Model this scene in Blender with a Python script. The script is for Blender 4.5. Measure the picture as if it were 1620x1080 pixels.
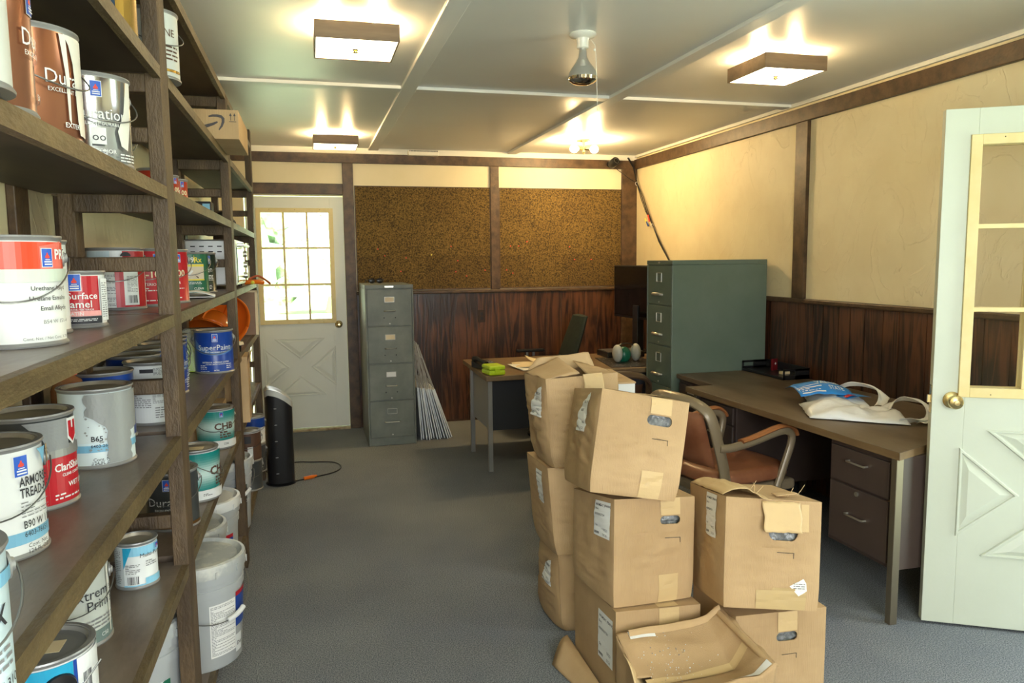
import bpy, math, random
from mathutils import Vector, Matrix, noise as mnoise
from mathutils.geometry import tessellate_polygon
for o in list(bpy.data.objects): bpy.data.objects.remove(o, do_unlink=True)
S = bpy.context.scene
COL = S.collection
PI = math.pi
rad = math.radians
random.seed(7)

# ------------------------------------------------------------------ camera
YAW, PITCH, ROLL, CAMH = 0.2603, 0.1071, 0.0104, 1.491
cy, sy, cp, sp, cr, sr = math.cos(YAW), math.sin(YAW), math.cos(PITCH), math.sin(PITCH), math.cos(ROLL), math.sin(ROLL)
r0 = Vector((cy, -sy, 0)); fw = Vector((cp*sy, cp*cy, -sp)); u0 = Vector((sp*sy, sp*cy, cp))
rv = r0*cr - u0*sr; uv = r0*sr + u0*cr
cam = bpy.data.cameras.new('camera'); cam.sensor_width = 36; cam.lens = 36*1198.09/1620; cam.clip_start = 0.02
co = bpy.data.objects.new('camera', cam); COL.objects.link(co)
co.matrix_world = Matrix(((rv.x, uv.x, -fw.x, 0), (rv.y, uv.y, -fw.y, 0), (rv.z, uv.z, -fw.z, CAMH), (0, 0, 0, 1)))
S.camera = co

# ------------------------------------------------------------------ view, world, daylight
S.view_settings.view_transform = 'Standard'; S.view_settings.look = 'None'
S.view_settings.gamma = 1; S.view_settings.use_curve_mapping = False
S.view_settings.exposure = 0.38
W = bpy.data.worlds.new('world'); S.world = W; W.use_nodes = True
bg = W.node_tree.nodes['Background']; bg.inputs[0].default_value = (0.86, 0.97, 1.0, 1); bg.inputs[1].default_value = 3.2

def area(name, loc, rot, sx, sz, power, color, portal=False):
    l = bpy.data.lights.new(name, 'AREA'); l.shape = 'RECTANGLE'; l.size = sx; l.size_y = sz; l.energy = power; l.color = color
    if portal: l.cycles.is_portal = True
    o = bpy.data.objects.new(name, l); COL.objects.link(o); o.location = loc; o.rotation_euler = rot
    return o
# fill light at an added window behind the camera; daylight through the doorway on the right and the glazed door at the back
area('added_rear_fill', (0.45, -1.42, 1.55), (rad(90), 0, 0), 2.0, 1.5, 84, (0.95, 0.975, 1.0))
area('daylight_side_doorway', (3.25, 1.6, 1.05), (rad(90), 0, rad(90)), 0.78, 1.95, 12, (0.93, 1.0, 0.97))
# sunlit lawn outside the glazed back door: throws green light up through the panes onto the ceiling
area('daylight_lawn_bounce', (-0.3, 11.2, 0.02), (rad(180-28), 0, 0), 5.0, 4.0, 2200, (0.62, 1.0, 0.5))
sun = bpy.data.lights.new('sun', 'SUN'); sun.energy = 42; sun.angle = rad(2); sun.color = (1.0, 0.96, 0.88)
so = bpy.data.objects.new('sun', sun); COL.objects.link(so); so.rotation_euler = (rad(12), rad(-48), 0)

# ------------------------------------------------------------------ materials
MATS = {}
def mat(name, color, rough=0.5, metal=0.0, c2=None, nscale=6.0, namt=0.5, stretch=(1, 1, 1), bump=0.0, bscale=40.0,
        emit=None, estr=0.0, spec=0.5, detail=4, trans=0.0, alpha=1.0, ior=1.45, lo=0.35, hi=0.65, bstretch=None, coat=0.0):
    if name in MATS: return MATS[name]
    m = bpy.data.materials.new(name); m.use_nodes = True; nt = m.node_tree; N = nt.nodes; L = nt.links
    b = N['Principled BSDF']
    b.inputs['Base Color'].default_value = (*color, 1); b.inputs['Roughness'].default_value = rough
    b.inputs['Metallic'].default_value = metal; b.inputs['Specular IOR Level'].default_value = spec
    b.inputs['Transmission Weight'].default_value = trans; b.inputs['Alpha'].default_value = alpha; b.inputs['IOR'].default_value = ior
    b.inputs['Coat Weight'].default_value = coat
    if emit: b.inputs['Emission Color'].default_value = (*emit, 1); b.inputs['Emission Strength'].default_value = estr
    if c2 or bump: tc = N.new('ShaderNodeTexCoord')
    if c2:
        mp = N.new('ShaderNodeMapping'); mp.inputs['Scale'].default_value = stretch; L.new(tc.outputs['Object'], mp.inputs[0])
        n = N.new('ShaderNodeTexNoise'); n.inputs['Scale'].default_value = nscale; n.inputs['Detail'].default_value = detail
        n.inputs['Roughness'].default_value = 0.6; L.new(mp.outputs[0], n.inputs[0])
        r = N.new('ShaderNodeValToRGB'); r.color_ramp.elements[0].position = lo; r.color_ramp.elements[1].position = hi
        r.color_ramp.elements[0].color = (*color, 1); r.color_ramp.elements[1].color = (*c2, 1)
        L.new(n.outputs[0], r.inputs[0]); L.new(r.outputs[0], b.inputs['Base Color'])
    if bump:
        mp2 = N.new('ShaderNodeMapping'); mp2.inputs['Scale'].default_value = bstretch or stretch; L.new(tc.outputs['Object'], mp2.inputs[0])
        n2 = N.new('ShaderNodeTexNoise'); n2.inputs['Scale'].default_value = bscale; n2.inputs['Detail'].default_value = 3
        L.new(mp2.outputs[0], n2.inputs[0])
        bp = N.new('ShaderNodeBump'); bp.inputs['Strength'].default_value = bump; bp.inputs['Distance'].default_value = 0.01
        L.new(n2.outputs[0], bp.inputs['Height']); L.new(bp.outputs[0], b.inputs['Normal'])
    MATS[name] = m; return m

def C(name, r, g, b, rough=0.45, metal=0.0): return mat('paint_'+name, (r, g, b), rough, metal)
m_ceiling = mat('ceiling_paint', (0.72, 0.725, 0.70), 0.38, c2=(0.755, 0.755, 0.725), nscale=1.5, bump=0.03, bscale=9)
m_batten = mat('batten_paint', (0.77, 0.775, 0.75), 0.45, bump=0.03, bscale=30)
m_cream = mat('textured_cream_plaster', (0.72, 0.61, 0.38), 0.55, c2=(0.78, 0.68, 0.44), nscale=2.5)
def plaster_marks(m):
    nt = m.node_tree; N = nt.nodes; L = nt.links; tc = N.new('ShaderNodeTexCoord')
    mp = N.new('ShaderNodeMapping'); mp.inputs['Scale'].default_value = (1, 1, .55); L.new(tc.outputs['Object'], mp.inputs[0])
    n = N.new('ShaderNodeTexNoise'); n.inputs['Scale'].default_value = 3.2; n.inputs['Detail'].default_value = 7; n.inputs['Distortion'].default_value = 1.6; L.new(mp.outputs[0], n.inputs[0])
    r = N.new('ShaderNodeValToRGB'); r.color_ramp.elements[0].position = .52; r.color_ramp.elements[1].position = .535; e = r.color_ramp.elements.new(.58); e.color = (.3, .3, .3, 1); L.new(n.outputs[0], r.inputs[0])
    n2 = N.new('ShaderNodeTexNoise'); n2.inputs['Scale'].default_value = 1.1; L.new(tc.outputs['Object'], n2.inputs[0])
    mu = N.new('ShaderNodeMath'); mu.operation = 'MULTIPLY'; L.new(r.outputs[0], mu.inputs[0]); L.new(n2.outputs[0], mu.inputs[1])
    bp = N.new('ShaderNodeBump'); bp.inputs['Strength'].default_value = .55; bp.inputs['Distance'].default_value = .006; L.new(mu.outputs[0], bp.inputs['Height']); L.new(bp.outputs[0], N['Principled BSDF'].inputs['Normal'])
plaster_marks(m_cream)
m_creamflat = mat('cream_panel', (0.76, 0.67, 0.44), 0.6, c2=(0.8, 0.7, 0.48), nscale=3)
m_trim = mat('dark_brown_stained_trim', (0.048, 0.026, 0.012), 0.45, c2=(0.105, 0.060, 0.028), nscale=5, stretch=(3, 3, 3), bump=0.15, bscale=25)
m_mold = mat('white_moulding', (0.72, 0.70, 0.62), 0.5)
def wood(name, c1, c2, axis, nscale=14, rough=0.45, bump=0.2, lo=.3, hi=.7):
    st = [6, 6, 6]; st['xyz'.index(axis)] = 0.5
    return mat(name, c1, rough, c2=c2, nscale=nscale/6, stretch=tuple(st), bump=bump, bscale=12, detail=8, lo=lo, hi=hi)
m_shelf = mat('shelf_board_stained', (0.115, 0.082, 0.058), 0.36, c2=(0.20, 0.155, 0.118), nscale=5, stretch=(2, .6, 2), bump=0.12, bscale=20)
m_post = mat('shelf_post_rough_wood', (0.055, 0.034, 0.017), 0.6, c2=(0.125, 0.080, 0.040), nscale=7, stretch=(2, 2, .6), bump=0.4, bscale=90)
m_under = mat('shelf_underside_painted_shade', (0.030, 0.020, 0.011), 0.55, c2=(0.06, 0.042, 0.024), nscale=5, stretch=(2, .6, 2))  # shade beneath the boards, put into a darker underside colour
m_edge = mat('shelf_edge_wood', (0.080, 0.054, 0.023), 0.5, c2=(0.15, 0.105, 0.045), nscale=9, stretch=(2, .6, 2), bump=0.3, bscale=60)
m_door = mat('door_white_paint', (0.68, 0.69, 0.60), 0.42, c2=(0.71, 0.72, 0.63), nscale=2.5, bump=0.04, bscale=60)
m_door2 = mat('side_door_white_paint_shaded', (0.53, 0.57, 0.475), 0.42, c2=(0.56, 0.60, 0.505), nscale=2.5, bump=0.04, bscale=60)  # same white door paint, with this door's dimmer, greener light put into the colour
m_doorframe = mat('door_glazing_frame_yellowed', (0.68, 0.55, 0.25), 0.5, c2=(0.74, 0.62, 0.32), nscale=8)
m_brass = mat('brass', (0.60, 0.47, 0.22), 0.25, 1.0)
def thin_glass():
    m = bpy.data.materials.new('window_glass'); m.use_nodes = True; N = m.node_tree.nodes; L = m.node_tree.links; N.remove(N['Principled BSDF'])
    t = N.new('ShaderNodeBsdfTransparent'); g = N.new('ShaderNodeBsdfGlossy'); g.inputs['Roughness'].default_value = .03
    lw = N.new('ShaderNodeLayerWeight'); lw.inputs[0].default_value = .25; mx = N.new('ShaderNodeMixShader')
    L.new(lw.outputs['Fresnel'], mx.inputs[0]); L.new(t.outputs[0], mx.inputs[1]); L.new(g.outputs[0], mx.inputs[2]); L.new(mx.outputs[0], N['Material Output'].inputs[0]); return m
m_glass = thin_glass()
m_filing = mat('grey_green_filing_enamel', (0.105, 0.145, 0.112), 0.34, c2=(0.13, 0.17, 0.135), nscale=3, spec=0.4, bump=0.02, bscale=200)
m_filing2 = mat('worn_grey_filing_enamel', (0.15, 0.165, 0.14), 0.45, c2=(0.22, 0.235, 0.20), nscale=4, spec=0.4)
m_chrome = mat('brushed_chrome', (0.52, 0.50, 0.44), 0.34, 0.9)
m_leg = mat('tarnished_steel_leg', (0.20, 0.17, 0.12), 0.38, 0.7)
m_steel = mat('can_steel', (0.30, 0.26, 0.19), 0.42, 0.35, c2=(0.46, 0.42, 0.34), nscale=8)
m_steeldull = mat('dull_steel', (0.30, 0.30, 0.29), 0.42, 0.45)
m_stainless = mat('stainless_steel', (0.66, 0.67, 0.67), 0.34, 0.7)
m_tin = mat('silver_foil_label', (0.55, 0.56, 0.58), 0.16, 0.95)
m_copper = mat('copper_foil_label', (0.34, 0.14, 0.075), 0.26, 0.75)
m_deskbody = mat('brown_desk_enamel', (0.055, 0.038, 0.032), 0.4, c2=(0.07, 0.048, 0.04), nscale=3)
m_desktop = mat('dusty_wood_laminate', (0.085, 0.055, 0.032), 0.42, c2=(0.17, 0.125, 0.08), nscale=3.5, stretch=(1.5, .5, 1), detail=6)
m_desktop2 = mat('dusty_wood_laminate_back', (0.13, 0.08, 0.04), 0.42, c2=(0.21, 0.14, 0.075), nscale=4, stretch=(.5, 1.5, 1), detail=6)
m_deskedge = mat('wood_laminate_edge', (0.15, 0.09, 0.04), 0.4, c2=(0.2, 0.13, 0.06), nscale=12, stretch=(1, .3, 2))
m_black = mat('black_plastic', (0.012, 0.012, 0.013), 0.3)
m_blackmatt = mat('black_matt', (0.015, 0.016, 0.018), 0.6)
m_blackpanel = mat('black_metal_panel', (0.02, 0.022, 0.028), 0.5)
m_card = mat('corrugated_cardboard', (0.42, 0.275, 0.135), 0.75, c2=(0.51, 0.345, 0.178), nscale=3, stretch=(1, 1, 1), bump=0.25, bscale=28, bstretch=(12, 12, .3))
m_cardlight = mat('light_cardboard_tape', (0.60, 0.43, 0.215), 0.5, bump=0.1, bscale=60)
m_cardtop = mat('cardboard_flap', (0.47, 0.315, 0.155), 0.75, c2=(0.54, 0.37, 0.195), nscale=5, bump=0.2, bscale=40)
m_paper = mat('white_paper', (0.80, 0.80, 0.76), 0.6)
m_manila = mat('manila_paper', (0.74, 0.60, 0.36), 0.7, c2=(0.8, 0.67, 0.44), nscale=9)
m_ink = mat('ink', (0.03, 0.03, 0.035), 0.6)
m_inkgrey = mat('grey_ink', (0.22, 0.22, 0.22), 0.6)
m_bag = mat('clear_plastic_bag', (0.16, 0.17, 0.17), 0.15, c2=(0.4, 0.42, 0.42), nscale=30, bump=0.8, bscale=40, detail=8, lo=.45, hi=.7)
m_leather = mat('worn_brown_vinyl', (0.19, 0.065, 0.03), 0.36, c2=(0.30, 0.13, 0.065), nscale=3.5, bump=0.08, bscale=50)
m_armpad = mat('arm_pad_vinyl', (0.28, 0.10, 0.03), 0.35, c2=(0.33, 0.13, 0.045), nscale=6)
m_chairmetal = mat('tan_chair_enamel', (0.22, 0.17, 0.105), 0.32, 0.1)
m_lampwood = mat('lamp_wood_veneer', (0.15, 0.10, 0.06), 0.5, c2=(0.22, 0.15, 0.09), nscale=3, stretch=(1, 6, 8))
m_diff = mat('lamp_diffuser_glass', (0.9, 0.88, 0.8), 0.4, emit=(1.0, 0.86, 0.55), estr=7.0)
m_bulb = mat('lit_bulb', (1, 1, 1), 0.4, emit=(1.0, 0.70, 0.33), estr=640)
m_porcelain = mat('white_porcelain', (0.75, 0.74, 0.68), 0.25)
m_bulbsilver = mat('silvered_bulb_glass', (0.75, 0.74, 0.7), 0.06, 1.0, bump=0.25, bscale=18)
m_bulbglass = mat('clear_bulb_glass', (0.9, 0.9, 0.88), 0.03, trans=0.85, ior=1.3)
m_bucket = mat('grey_bucket_plastic', (0.40, 0.42, 0.42), 0.38, c2=(0.44, 0.46, 0.46), nscale=4)
m_bucketlid = mat('grey_lid_plastic', (0.42, 0.44, 0.43), 0.4, c2=(0.62, 0.62, 0.56), nscale=9, lo=.5, hi=.62)
m_wire = mat('grey_wire', (0.20, 0.20, 0.19), 0.35, 0.8)
m_white = mat('white_plastic', (0.72, 0.73, 0.71), 0.4)
m_bagwhite = mat('white_shopping_bag_film', (0.80, 0.80, 0.78), 0.3, bump=0.5, bscale=14)
m_sw_blue = C('logo_blue', .02, .10, .50); m_sw_red = C('logo_red', .65, .05, .03)
m_red = C('label_red', .46, .012, .022, .35); m_orange = C('orange', .75, .16, .01, .3)
m_navy = C('label_navy', .012, .055, .30, .3); m_blue2 = C('label_light_blue', .20, .45, .62, .35)
m_w = C('label_white', .74, .76, .74, .4); m_offw = C('label_offwhite', .60, .62, .58, .45)
m_gold = mat('gold_foil', (0.55, 0.33, 0.07), 0.25, 0.7)

def carpet():
    m = bpy.data.materials.new('blue_grey_carpet'); m.use_nodes = True; N = m.node_tree.nodes; L = m.node_tree.links; b = N['Principled BSDF']
    tc = N.new('ShaderNodeTexCoord')
    n = N.new('ShaderNodeTexNoise'); n.inputs['Scale'].default_value = 210; n.inputs['Detail'].default_value = 2; L.new(tc.outputs['Object'], n.inputs[0])
    n3 = N.new('ShaderNodeTexNoise'); n3.inputs['Scale'].default_value = 1.3; n3.inputs['Detail'].default_value = 5; L.new(tc.outputs['Object'], n3.inputs[0])
    r = N.new('ShaderNodeValToRGB'); e = r.color_ramp.elements; e[0].position = .38; e[0].color = (.108, .121, .138, 1); e[1].position = .62; e[1].color = (.275, .297, .318, 1)
    L.new(n.outputs[0], r.inputs[0])
    r2 = N.new('ShaderNodeValToRGB'); e = r2.color_ramp.elements; e[0].position = .35; e[0].color = (.82, .82, .84, 1); e[1].position = .7; e[1].color = (1.12, 1.1, 1.05, 1)
    L.new(n3.outputs[0], r2.inputs[0])
    mx = N.new('ShaderNodeMix'); mx.data_type = 'RGBA'; mx.blend_type = 'MULTIPLY'; mx.inputs[0].default_value = 1
    L.new(r.outputs[0], mx.inputs[6]); L.new(r2.outputs[0], mx.inputs[7]); L.new(mx.outputs[2], b.inputs['Base Color'])
    b.inputs['Roughness'].default_value = .95; b.inputs['Specular IOR Level'].default_value = .1
    bp = N.new('ShaderNodeBump'); bp.inputs['Strength'].default_value = .6; bp.inputs['Distance'].default_value = .004; L.new(n.outputs[0], bp.inputs['Height']); L.new(bp.outputs[0], b.inputs['Normal'])
    return m
m_carpet = carpet()

def paneling(axis, name):
    """dark stained plywood with vertical grooves; axis = direction along the wall"""
    m = bpy.data.materials.new(name); m.use_nodes = True; N = m.node_tree.nodes; L = m.node_tree.links; b = N['Principled BSDF']
    tc = N.new('ShaderNodeTexCoord')
    mp = N.new('ShaderNodeMapping'); mp.inputs['Scale'].default_value = (9, 9, .9); L.new(tc.outputs['Object'], mp.inputs[0])
    n = N.new('ShaderNodeTexNoise'); n.inputs['Scale'].default_value = 1.4; n.inputs['Detail'].default_value = 3; n.inputs['Distortion'].default_value = .6; L.new(mp.outputs[0], n.inputs[0])
    mu = N.new('ShaderNodeMath'); mu.operation = 'MULTIPLY'; mu.inputs[1].default_value = 30; L.new(n.outputs[0], mu.inputs[0])
    fr = N.new('ShaderNodeMath'); fr.operation = 'SINE'; L.new(mu.outputs[0], fr.inputs[0])
    n2 = N.new('ShaderNodeTexNoise'); n2.inputs['Scale'].default_value = 2.2; n2.inputs['Detail'].default_value = 5; L.new(tc.outputs['Object'], n2.inputs[0])
    ad = N.new('ShaderNodeMath'); ad.operation = 'MULTIPLY_ADD'; ad.inputs[1].default_value = .13; L.new(fr.outputs[0], ad.inputs[0]); L.new(n2.outputs[0], ad.inputs[2])
    r = N.new('ShaderNodeValToRGB'); e = r.color_ramp.elements; e[0].position = .35; e[0].color = (.022, .010, .006, 1); e[1].position = .68; e[1].color = (.115, .044, .019, 1)
    L.new(ad.outputs[0], r.inputs[0]); L.new(r.outputs[0], b.inputs['Base Color']); b.inputs['Roughness'].default_value = .33
    bp = N.new('ShaderNodeBump'); bp.inputs['Strength'].default_value = .12; bp.inputs['Distance'].default_value = .002; L.new(fr.outputs[0], bp.inputs['Height']); L.new(bp.outputs[0], b.inputs['Normal'])
    return m
m_panel = paneling('x', 'stained_grooved_paneling')

def cork():
    m = bpy.data.materials.new('cork'); m.use_nodes = True; N = m.node_tree.nodes; L = m.node_tree.links; b = N['Principled BSDF']
    tc = N.new('ShaderNodeTexCoord')
    v = N.new('ShaderNodeTexVoronoi'); v.inputs['Scale'].default_value = 120; L.new(tc.outputs['Object'], v.inputs[0])
    n = N.new('ShaderNodeTexNoise'); n.inputs['Scale'].default_value = 95; n.inputs['Detail'].default_value = 5; L.new(tc.outputs['Object'], n.inputs[0])
    r = N.new('ShaderNodeValToRGB'); e = r.color_ramp.elements; e[0].position = .36; e[0].color = (.028, .015, .003, 1); e[1].position = .50; e[1].color = (.125, .075, .013, 1)
    x = e.new(.72); x.color = (.23, .145, .032, 1)
    L.new(n.outputs[0], r.inputs[0])
    br = N.new('ShaderNodeTexBrick'); br.inputs['Scale'].default_value = 1.0; br.inputs['Brick Width'].default_value = .305; br.inputs['Row Height'].default_value = .305
    br.inputs['Color1'].default_value = (.72, .68, .62, 1); br.inputs['Color2'].default_value = (1, 1, 1, 1); br.inputs['Mortar'].default_value = (.9, .9, .9, 1); br.inputs['Mortar Size'].default_value = .001; br.offset = 0
    mp = N.new('ShaderNodeMapping'); mp.inputs['Rotation'].default_value = (rad(90), 0, 0); L.new(tc.outputs['Object'], mp.inputs[0]); L.new(mp.outputs[0], br.inputs[0])
    mx = N.new('ShaderNodeMix'); mx.data_type = 'RGBA'; mx.blend_type = 'MULTIPLY'; mx.inputs[0].default_value = 1
    L.new(r.outputs[0], mx.inputs[6]); L.new(br.outputs[0], mx.inputs[7]); L.new(mx.outputs[2], b.inputs['Base Color']); b.inputs['Roughness'].default_value = .85
    bp = N.new('ShaderNodeBump'); bp.inputs['Strength'].default_value = .5; bp.inputs['Distance'].default_value = .004; L.new(v.outputs[0], bp.inputs['Height']); L.new(bp.outputs[0], b.inputs['Normal'])
    return m
m_cork = cork()

# ------------------------------------------------------------------ mesh helpers
ORG = {}
class M:
    def __init__(s): s.v = []; s.f = []; s.m = []; s.sm = []
    def add(s, vs, fs, m=0, smooth=False):
        b = len(s.v); s.v += [tuple(p) for p in vs]
        for f in fs: s.f.append([b+i for i in f]); s.m.append(m); s.sm.append(smooth)
        return s
    def box(s, x0, y0, z0, x1, y1, z1, m=0):
        x0, x1 = min(x0, x1), max(x0, x1); y0, y1 = min(y0, y1), max(y0, y1); z0, z1 = min(z0, z1), max(z0, z1)
        v = [(x0,y0,z0),(x1,y0,z0),(x1,y1,z0),(x0,y1,z0),(x0,y0,z1),(x1,y0,z1),(x1,y1,z1),(x0,y1,z1)]
        return s.add(v, [(0,3,2,1),(4,5,6,7),(0,1,5,4),(1,2,6,5),(2,3,7,6),(3,0,4,7)], m)
    def hexa(s, v, m=0): return s.add(v, [(0,3,2,1),(4,5,6,7),(0,1,5,4),(1,2,6,5),(2,3,7,6),(3,0,4,7)], m)
    def obox(s, c, dx, dy, dz, R=None, m=0):
        R = R or Matrix.Identity(3); c = Vector(c)
        v = [c+R@Vector((a*dx/2, b*dy/2, e*dz/2)) for e in (-1, 1) for a, b in ((-1,-1),(1,-1),(1,1),(-1,1))]
        return s.hexa(v, m)
    def prism(s, poly, z0, z1, m=0, mp=None):
        n = len(poly); v = [(x, y, z0) for x, y in poly]+[(x, y, z1) for x, y in poly]
        if mp: v = [mp(*p) for p in v]
        s.add(v, [tuple(range(n))[::-1], tuple(range(n, 2*n))]+[(i, (i+1) % n, n+(i+1) % n, n+i) for i in range(n)], m); return s
    def lathe(s, prof, n=40, m=0, c=(0,0,0), axis='z', mm=None, smooth=True, R=None, caps=(0, -1)):
        v = []; c = Vector(c)
        for r, z in prof:
            for k in range(n):
                a = 2*PI*k/n; p = Vector((r*math.cos(a), r*math.sin(a), z))
                if R: p = R@p
                v.append(p+c)
        b = len(s.v); s.v += [tuple(p) for p in v]
        for i in range(len(prof)-1):
            for k in range(n):
                s.f.append([b+i*n+k, b+i*n+(k+1) % n, b+(i+1)*n+(k+1) % n, b+(i+1)*n+k]); s.m.append(mm[i] if mm else m); s.sm.append(smooth)
        for i in [len(prof)-1 if q else 0 for q in caps]:
            if prof[i][0] > 1e-6:
                fc = [b+i*n+k for k in range(n)]
                s.f.append(fc[::-1] if i == 0 else fc); s.m.append(mm[min(i, len(prof)-2)] if mm else m); s.sm.append(False)
        return s
    def tube(s, pts, r, n=8, m=0, closed=False, smooth=True, rs=None, flat=None):
        pts = [Vector(p) for p in pts]; N = len(pts); ring = []
        up = None
        for i, p in enumerate(pts):
            if closed: t = pts[(i+1) % N]-pts[i-1]
            else: t = pts[min(i+1, N-1)]-pts[max(i-1, 0)]
            if t.length < 1e-9: t = Vector((0, 0, 1))
            t.normalize()
            if up is None: up = Vector((0, 0, 1)) if abs(t.z) < .9 else Vector((1, 0, 0))
            a = t.cross(up)
            if a.length < 1e-5: a = t.cross(Vector((0, 1, 0.1)))
            a.normalize(); b2 = a.cross(t).normalized(); up = b2
            rr = rs[i] if rs else r
            fa, fb = flat if flat else (1, 1)
            ring.append([p+a*math.cos(2*PI*k/n)*rr*fa+b2*math.sin(2*PI*k/n)*rr*fb for k in range(n)])
        b = len(s.v); 
        for q in ring: s.v += [tuple(x) for x in q]
        for i in range(N if closed else N-1):
            j = (i+1) % N
            for k in range(n):
                s.f.append([b+i*n+k, b+i*n+(k+1) % n, b+j*n+(k+1) % n, b+j*n+k]); s.m.append(m); s.sm.append(smooth)
        if not closed:
            s.f.append([b+k for k in range(n)][::-1]); s.m.append(m); s.sm.append(False)
            s.f.append([b+(N-1)*n+k for k in range(n)]); s.m.append(m); s.sm.append(False)
        return s
    def cyl(s, p0, p1, r, n=16, m=0, smooth=True): return s.tube([p0, p1], r, n, m, smooth=smooth)
    def sphere(s, c, r, m=0, nu=20, nv=12, sc=(1, 1, 1), z0=-1, z1=1):
        prof = []; b = len(s.v); c = Vector(c)
        for j in range(nv+1):
            t = -PI/2*(-z0)+(PI/2*z1+PI/2*(-z0))*j/nv
            for k in range(nu):
                a = 2*PI*k/nu; s.v.append((c.x+r*sc[0]*math.cos(t)*math.cos(a), c.y+r*sc[1]*math.cos(t)*math.sin(a), c.z+r*sc[2]*math.sin(t)))
        for j in range(nv):
            for k in range(nu):
                s.f.append([b+j*nu+k, b+j*nu+(k+1) % nu, b+(j+1)*nu+(k+1) % nu, b+(j+1)*nu+k]); s.m.append(m); s.sm.append(True)
        return s
    def grid(s, fn, nu, nv, m=0, smooth=True, skip=None):
        b = len(s.v)
        for j in range(nv+1):
            for i in range(nu+1): s.v.append(tuple(fn(i/nu, j/nv)))
        for j in range(nv):
            for i in range(nu):
                if skip and skip((i+.5)/nu, (j+.5)/nv): continue
                s.f.append([b+j*(nu+1)+i, b+j*(nu+1)+i+1, b+(j+1)*(nu+1)+i+1, b+(j+1)*(nu+1)+i]); s.m.append(m(i/nu, j/nv) if callable(m) else m); s.sm.append(smooth)
        return s
    def build(s, name, mats, parent=None, bevel=0, world=False, solid=0, sub=0, seg=2):
        if not isinstance(mats, (list, tuple)): mats = [mats]
        vs = s.v
        if world and parent is not None:
            o = ORG[root_of(parent)]; vs = [(x-o[0], y-o[1], z-o[2]) for x, y, z in vs]
        me = bpy.data.meshes.new(name); me.from_pydata(vs, [], s.f)
        for mm in mats: me.materials.append(mm)
        me.polygons.foreach_set('material_index', s.m); me.polygons.foreach_set('use_smooth', s.sm)
        me.update()
        if any(s.sm): me.set_sharp_from_angle(angle=rad(38))
        o = bpy.data.objects.new(name, me); COL.objects.link(o)
        if parent is not None: o.parent = parent
        if solid: q = o.modifiers.new('s', 'SOLIDIFY'); q.thickness = solid; q.offset = 0
        if sub: q = o.modifiers.new('d', 'SUBSURF'); q.levels = q.render_levels = sub
        if bevel: q = o.modifiers.new('b', 'BEVEL'); q.width = bevel; q.segments = seg; q.limit_method = 'ANGLE'; q.angle_limit = rad(40)
        return o
def root_of(o):
    while o.parent is not None: o = o.parent
    return o.name
def thing(name, label, cat, loc=(0,0,0), rz=0, group=None):
    o = bpy.data.objects.new(name, None); COL.objects.link(o); o.empty_display_size = .05
    o.location = loc; o.rotation_euler = (0, 0, rz); o['label'] = label; o['category'] = cat; o['kind'] = 'thing'
    if group: o['group'] = group
    ORG[o.name] = loc; return o
def tag(o, label, cat, group=None, kind='thing'):
    o['label'] = label; o['category'] = cat; o['kind'] = kind
    if group: o['group'] = group
    return o
def struct(o, label=None):
    o['kind'] = 'structure'
    if label: o['label'] = label
    return o

TC = {}
def text2d(body, bold=0.0):
    k = (body, bold)
    if k not in TC:
        cu = bpy.data.curves.new('t', 'FONT'); cu.body = body; cu.size = 1; cu.offset = bold; cu.resolution_u = 2
        o = bpy.data.objects.new('t', cu); COL.objects.link(o); bpy.context.view_layer.update()
        me = bpy.data.meshes.new_from_object(o)
        v = [(p.co.x, p.co.y) for p in me.vertices]; f = [list(q.vertices) for q in me.polygons]
        bpy.data.objects.remove(o); bpy.data.curves.remove(cu); bpy.data.meshes.remove(me)
        x0 = min(a for a, b in v); x1 = max(a for a, b in v); v = [(a-x0, b) for a, b in v]
        TC[k] = (v, f, x1-x0)
    return TC[k]
def put_text(mb, body, s, z, size, mp, m=0, align='c', bold=0.0, slant=0.0, sx=1.0):
    v, f, w = text2d(body, bold)
    off = {'c': -w/2, 'l': 0, 'r': -w}[align]
    mb.add([mp(s+(a+off)*size*sx+b*size*slant, z+b*size) for a, b in v], f, m)
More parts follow.
